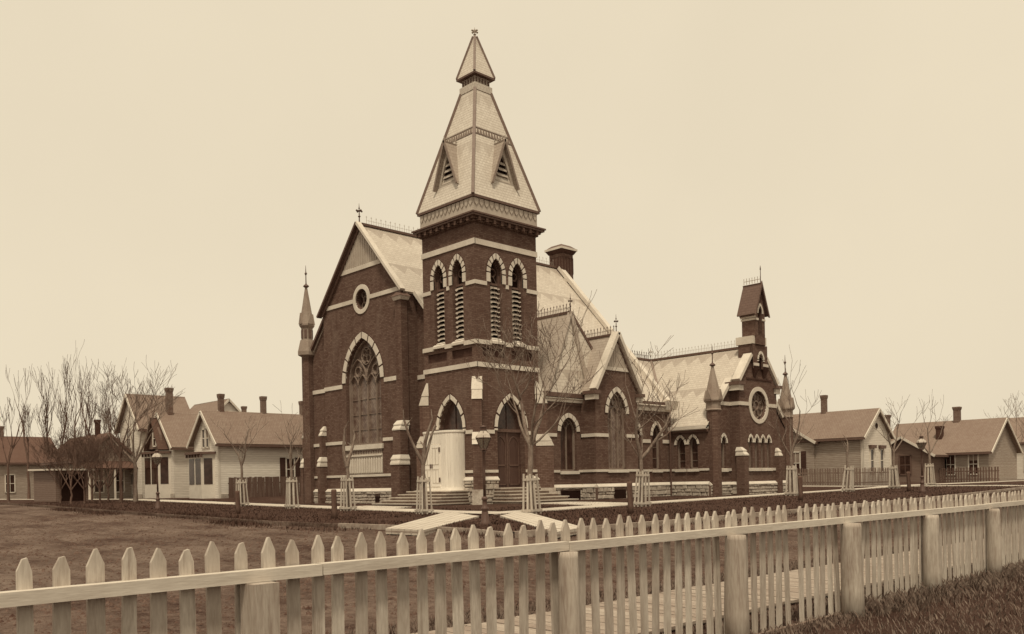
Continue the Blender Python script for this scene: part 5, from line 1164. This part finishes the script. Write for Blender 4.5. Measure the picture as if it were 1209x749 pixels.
def tree(label, base, trunk_h, trunk_r, limbs, seed, depth=4, L=1.6, mat='bark', group=None, name='bare_tree', spread=.5, upb=.3, kids=(2, 3), minr=.007, lean=(0, 0), short=1.0):
    """trunk forking at trunk_h into limbs given as directions; bare spring branches"""
    rt = random.Random(seed); base = Vector(base); T = thing(name, label, 'tree', base, 0, group); mb = MB(); top = Vector((lean[0], lean[1], trunk_h))
    pts = [Vector((0, 0, -.1))]; rads = [trunk_r * 1.25]
    for i in range(1, 6): t = i / 5; pts.append(Vector((top.x * t + rt.gauss(0, .02), top.y * t + rt.gauss(0, .02), trunk_h * t))); rads.append(trunk_r * (1 - .3 * t))
    pts[-1] = top; limb(mb, pts, rads, 8); mb.build('trunk', mat, T, True); cb = MB()
    for d, l, r in limbs: grow(cb, rt, top - UP * .05, Vector(d), l, r, depth, 6, spread, upb, kids, minr, short)
    c = cb.build('crown', mat, T, True); return T
def guard(base, label, h=1.55, group='slatted tree guards', rz=0.0):
    o = thing('tree_guard', label, 'tree guard', base, rz, group); o.rotation_euler = (rg.gauss(0, .025), rg.gauss(0, .025), rg.uniform(-.2, .2)); h += rg.uniform(-.08, .08)
    for sx, sy in ((-1, -1), (1, -1), (1, 1), (-1, 1), (0, -1), (1, 0)):
        a, b = Vector((sx * .23, sy * .23, -.05)), Vector((sx * .165 + rg.gauss(0, .008), sy * .165 + rg.gauss(0, .008), h - (.0 if sx and sy else .07) + rg.uniform(-.05, .03)))
        MB().bar(a, b, .085, .03, Vector((0, -1, 0)) if sy else Vector((1, 0, 0))).build('slat', 'guard', o)
    for z, r, e in ((.15, .25, .06), (h - .2, .195, .01)):
        for s in (-1, 1): MB().box(-r - e, r + e, s * r - .015, s * r + .015, z - .045, z + .045).build('crosspiece', 'guard', o); MB().box(s * r - .015, s * r + .015, -r - e, r + e, z - .044, z + .04).build('crosspiece', 'guard', o)
    return o
def onplane(px, py, **k): p = un(px, py, **k); return Vector((p.x, p.y, g(p.x, p.y)))
def V3(a, b, c=0): return RT * a + UP * c + FW * b        # a direction written as right, away, up
# street trees, each in its slatted guard
t286 = onplane(286, 598, y=-7); t345 = onplane(345, 601, y=-7); t411 = onplane(411, 604.5, y=-7); t501 = onplane(501, 609, y=-7)
t628 = onplane(628, 605.5, x=9.5); t758 = onplane(758, 598, x=9.5); t935 = onplane(935, 585, x=9.5); t1001 = onplane(1001, 579, x=9.5); t1056 = onplane(1056, 577, x=9.5); t1098 = onplane(1098, 576, x=9.5)
tree('young bare tree with upright twigs in front of the dark board fence', t286, 2.2, .085, [(V3(-.3, 0, 1), 1.2, .055), (V3(.35, .1, 1), 1.3, .055), (V3(.1, -.2, .7), .9, .03)], 3, 3, kids=(2, 3), minr=.008)
tree('young bare tree with short limbs beside the left corner of the church', t345, 2.0, .085, [(V3(-.15, 0, 1), 1.3, .06), (V3(.5, .1, .8), .9, .045), (V3(.15, -.2, 1), 1.0, .04)], 8, 3, minr=.008)
tree('pollarded tree with two upright limbs in front of the great window', t411, 2.05, .10, [(V3(-.16, 0, 1), 1.75, .095), (V3(.22, 0, 1), 1.55, .09)], 12, 1, L=1, spread=.7, kids=(2, 3), minr=.02, short=.3)
tree('pollarded tree forking in a wide V before the white vestibule', t501, 2.1, .11, [(V3(-.62, 0, 1), 1.95, .08), (V3(.04, .05, 1), 1.85, .095), (V3(.3, 0, 1), 1.6, .08)], 21, 1, spread=.8, kids=(2, 3), minr=.018, short=.3)
tree('tall bare tree spreading fine branches in front of the tower doorway', t628, 2.6, .135, [(V3(-.05, 0, 1), 2.4, .095), (V3(.55, .1, 1), 2.3, .085), (V3(-.7, .0, .75), 1.9, .06), (V3(.15, -.3, 1), 1.9, .065), (V3(.9, .1, .55), 1.7, .05)], 33, 4, kids=(2, 4), minr=.009)
tree('bare forked tree with drooping twigs in front of the gabled bay', t758, 2.1, .105, [(V3(-.35, 0, 1), 2.2, .085), (V3(.75, .1, .9), 1.9, .085), (V3(.25, .2, .5), 1.4, .035), (V3(-.6, 0, .55), 1.2, .035)], 44, 3, kids=(3, 4), minr=.009, upb=.15)
tree('slender bare tree reaching above the eaves at the chapel corner', t935, 2.1, .10, [(V3(-.12, 0, 1), 2.0, .06), (V3(.25, 0, 1), 2.5, .06), (V3(-.55, 0, .9), 1.5, .045), (V3(.5, .1, .9), 1.5, .045)], 52, 3, kids=(2, 3), minr=.008, upb=.4)
tree('small lopped tree with a crooked stump in front of the grey house', t1001, 2.3, .085, [(V3(.08, 0, 1), .7, .07), (V3(-.6, 0, .9), .6, .035)], 61, 1, kids=(1, 2), minr=.012)
tree('bare tree with long straight twigs before the gap between the grey houses', t1056, 2.3, .10, [(V3(-.4, 0, .9), 1.2, .06), (V3(.15, 0, 1), 1.6, .065), (V3(.75, .1, .8), 1.7, .05)], 73, 3, minr=.008)
tree('bare tree with wide fork beside the street lamp and low house', t1098, 2.2, .10, [(V3(-.5, 0, .9), 1.2, .06), (V3(.1, 0, 1), 1.7, .065), (V3(.7, .1, .9), 1.4, .05)], 84, 3, minr=.008)
for p, lb in ((t286, 'slatted wooden tree guard beside the dark board fence'), (t345, 'slatted wooden tree guard by the left corner of the church'), (t411, 'slatted wooden tree guard below the great window'), (t501, 'slatted wooden tree guard before the white vestibule'),
              (t628, 'slatted wooden tree guard by the stone steps of the tower doorway'), (t758, 'slatted wooden tree guard in front of the gabled bay'), (t935, 'slatted wooden tree guard at the far corner of the chapel'), (t1001, 'slatted wooden tree guard round the small lopped tree'),
              (t1056, 'slatted wooden tree guard before the gap between the grey houses'), (t1098, 'slatted wooden tree guard beside the far street lamp')):
    guard(p, lb, rz=rg.uniform(-.06, .06))
# bare garden trees on the left and others behind
k = 0
LB = ['tall bare tree beside the dark cottage', 'tall bare poplar-like tree behind the dark cottage', 'thin bare tree rising behind the dark cottage']
for px, D, H, mt in ((10, 70, 9, 0), (34, 82, 11, 0), (58, 76, 10.5, 0), (72, 88, 12.5, 0), (88, 74, 10.5, 0), (103, 84, 12, 0), (112, 92, 13, 0), (128, 88, 10.5, 0), (140, 90, 12, 0), (150, 84, 9.5, 0), (-15, 80, 11, 0), (170, 98, 11, 0)):
    p = at(px, 588, D); p.z = g(p.x, p.y); k += 1; s = H / 10.0
    tree('tall bare tree in the row behind the dark cottage', p, 3.2 * s, .12 * s, [(V3(-.04, 0, 1), 3.6 * s, .09 * s), (V3(.16, .1, 1), 2.3 * s, .05 * s), (V3(-.2, -.1, 1), 2.2 * s, .05 * s)], 100 + k, 3, mat='bark_dark', group='tall bare trees behind the dark cottage', upb=1.1, spread=.32, kids=(2, 4), minr=.012)
p = at(160, 590, 58); p.z = g(p.x, p.y); tree('spreading bare tree with forked limbs in front of the large pale house', p, 2.6, .15, [(V3(-.8, 0, .8), 2.2, .09), (V3(.7, 0, .9), 2.6, .09), (V3(-.15, 0, 1), 2.6, .08), (V3(.25, .2, 1), 2.4, .07)], 301, 4, kids=(2, 4), minr=.009)
p = at(143, 590, 57); p.z = g(p.x, p.y); tree('slim bare tree between the dark cottage and the pale house', p, 2.9, .11, [(V3(-.5, 0, 1), 2.2, .07), (V3(.35, 0, 1), 2.2, .07), (V3(0, .2, 1), 2.4, .06)], 305, 4, mat='bark_dark', kids=(2, 4), minr=.009)
for j, (px, D) in enumerate(((100, 55), (118, 56), (84, 54), (72, 56), (109, 60), (128, 61), (92, 62))):
    p = at(px, 590, D); p.z = g(p.x, p.y); tree('low twiggy bush-like tree in front of the dark cottage', p, .9, .07, [(V3(-.6, 0, .8), 1.5, .05), (V3(.6, 0, .8), 1.5, .05), (V3(0, .2, 1), 1.8, .05), (V3(.2, -.3, .8), 1.4, .04), (V3(-.2, .3, .9), 1.5, .04)], 320 + j, 4, mat='bark_dark', group='low twiggy trees in front of the dark cottage', kids=(2, 4), minr=.008)
for j, (px, D, H) in enumerate(((1190, 84, 9), (1225, 76, 9))):
    p = at(px, 577, D); p.z = g(p.x, p.y); s = H / 9; tree('bare tree at the end of the row of houses', p, 2.2, .13, [(V3(-.3, 0, 1), 2.4 * s, .09), (V3(.3, 0, 1), 2.4 * s, .08), (V3(.7, .1, .7), 2 * s, .05)], 340 + j, 4, group='bare trees at the end of the row of houses', upb=.5, minr=.01)

# ------------------------------------------------------------------ gas lamps and hitching posts
def lamp(base, label, s=1.0):
    o = thing('street_lamp', label, 'street lamp', base, .3); o.scale = (s, s, s)
    MB().lathe([(.15, -.1), (.15, .1), (.12, .14), (.10, .40), (.085, .44), (.115, .48), (.115, .53), (.075, .57), (.07, .75), (.095, .78), (.095, .83), (.05, .87)], (0, 0, 0), 12).build('base', 'iron', o, True)
    MB().lathe([(.045, .86), (.036, 1.6), (.032, 2.16), (.06, 2.18), (.06, 2.22), (.03, 2.24)], (0, 0, 0), 10).build('pole', 'iron', o, True)
    L = MB().lathe([(.10, 2.24), (.11, 2.26), (.11, 2.29), (.06, 2.3)], (0, 0, 0), 12).build('lantern', 'iron', o, True)
    MB().lathe([(.10, 2.29), (.25, 2.60), (.24, 2.60), (.09, 2.29)], (0, 0, 0), 6).build('lantern_glass', 'lampglass', L)
    for k in range(6):
        t = k * math.pi / 3; c, q = math.cos(t), math.sin(t); MB().tube((.103 * c, .103 * q, 2.28), (.255 * c, .255 * q, 2.61), .012, .012, 5).build('lantern_bar', 'iron', L)
        MB().tube((.262 * c, .262 * q, 2.62), (.11 * c, .11 * q, 2.83), .011, .011, 5).build('lantern_bar', 'iron', L)
    MB().lathe([(.262, 2.60), (.275, 2.612), (.262, 2.625)], (0, 0, 0), 6).build('lantern_rim', 'iron', L)
    MB().lathe([(.255, 2.625), (.21, 2.72), (.10, 2.83)], (0, 0, 0), 6).build('lantern_roof', 'lamp_top', L)
    MB().lathe([(.10, 2.83), (.105, 2.86), (.085, 2.92), (.12, 2.94), (.05, 2.97), (.015, 3.0)], (0, 0, 0), 10).build('lantern_cap', 'iron', L, True)
    MB().lathe([(.02, 2.27), (.02, 2.38), (.045, 2.42), (.035, 2.5), (.005, 2.55)], (0, 0, 0), 8).build('burner', 'iron_pale', L, True)
    return o
pl_ = un(573, 627, z=-.3); lamp((pl_.x, pl_.y, g(pl_.x, pl_.y)), 'gas street lamp at the corner before the church tower', .98)
pl_ = un(1089, 578, x=14); lamp((pl_.x, pl_.y, g(pl_.x, pl_.y)), 'gas street lamp farther along, before the long low house', 1.02)
pl_ = un(186.5, 594, y=-11.5); lamp((pl_.x, pl_.y, g(pl_.x, pl_.y)), 'gas street lamp in front of the large pale house', 1.0)
def hpost(base, label, h=1.1, r=.1):
    o = MB(); b = .5; o.lathe([(r * 1.1, -.1), (r * 1.05, .3), (r, h - .12), (r * 1.05, h - .05), (r * .8, h)], (0, 0, 0), 9)
    for v in o.v: v.x += .02 * math.sin(v.z * 4); v.y += .015 * math.cos(v.z * 5)
    o = o.build('hitching_post', 'stump', None, True, loc=base); return tag(o, label, 'post', 'old hitching posts along the kerb')
for px, py, pl, lb, h in ((281, 606, dict(y=-11.5), 'short dark wooden post on the verge near the dark board fence', 1.0), (395, 619, dict(y=-11.5), 'short dark wooden post on the verge below the great window', 1.1), (744, 602, dict(x=13), 'short dark wooden post on the verge by the gabled bay', 1.15), (945, 586.5, dict(x=13), 'short dark wooden post on the verge by the far chapel corner', 1.1), (1073, 580, dict(x=13), 'short dark wooden post on the verge by the far street lamp', 1.1)):
    p = un(px, py, **pl); hpost((p.x, p.y, g(p.x, p.y)), lb, h)
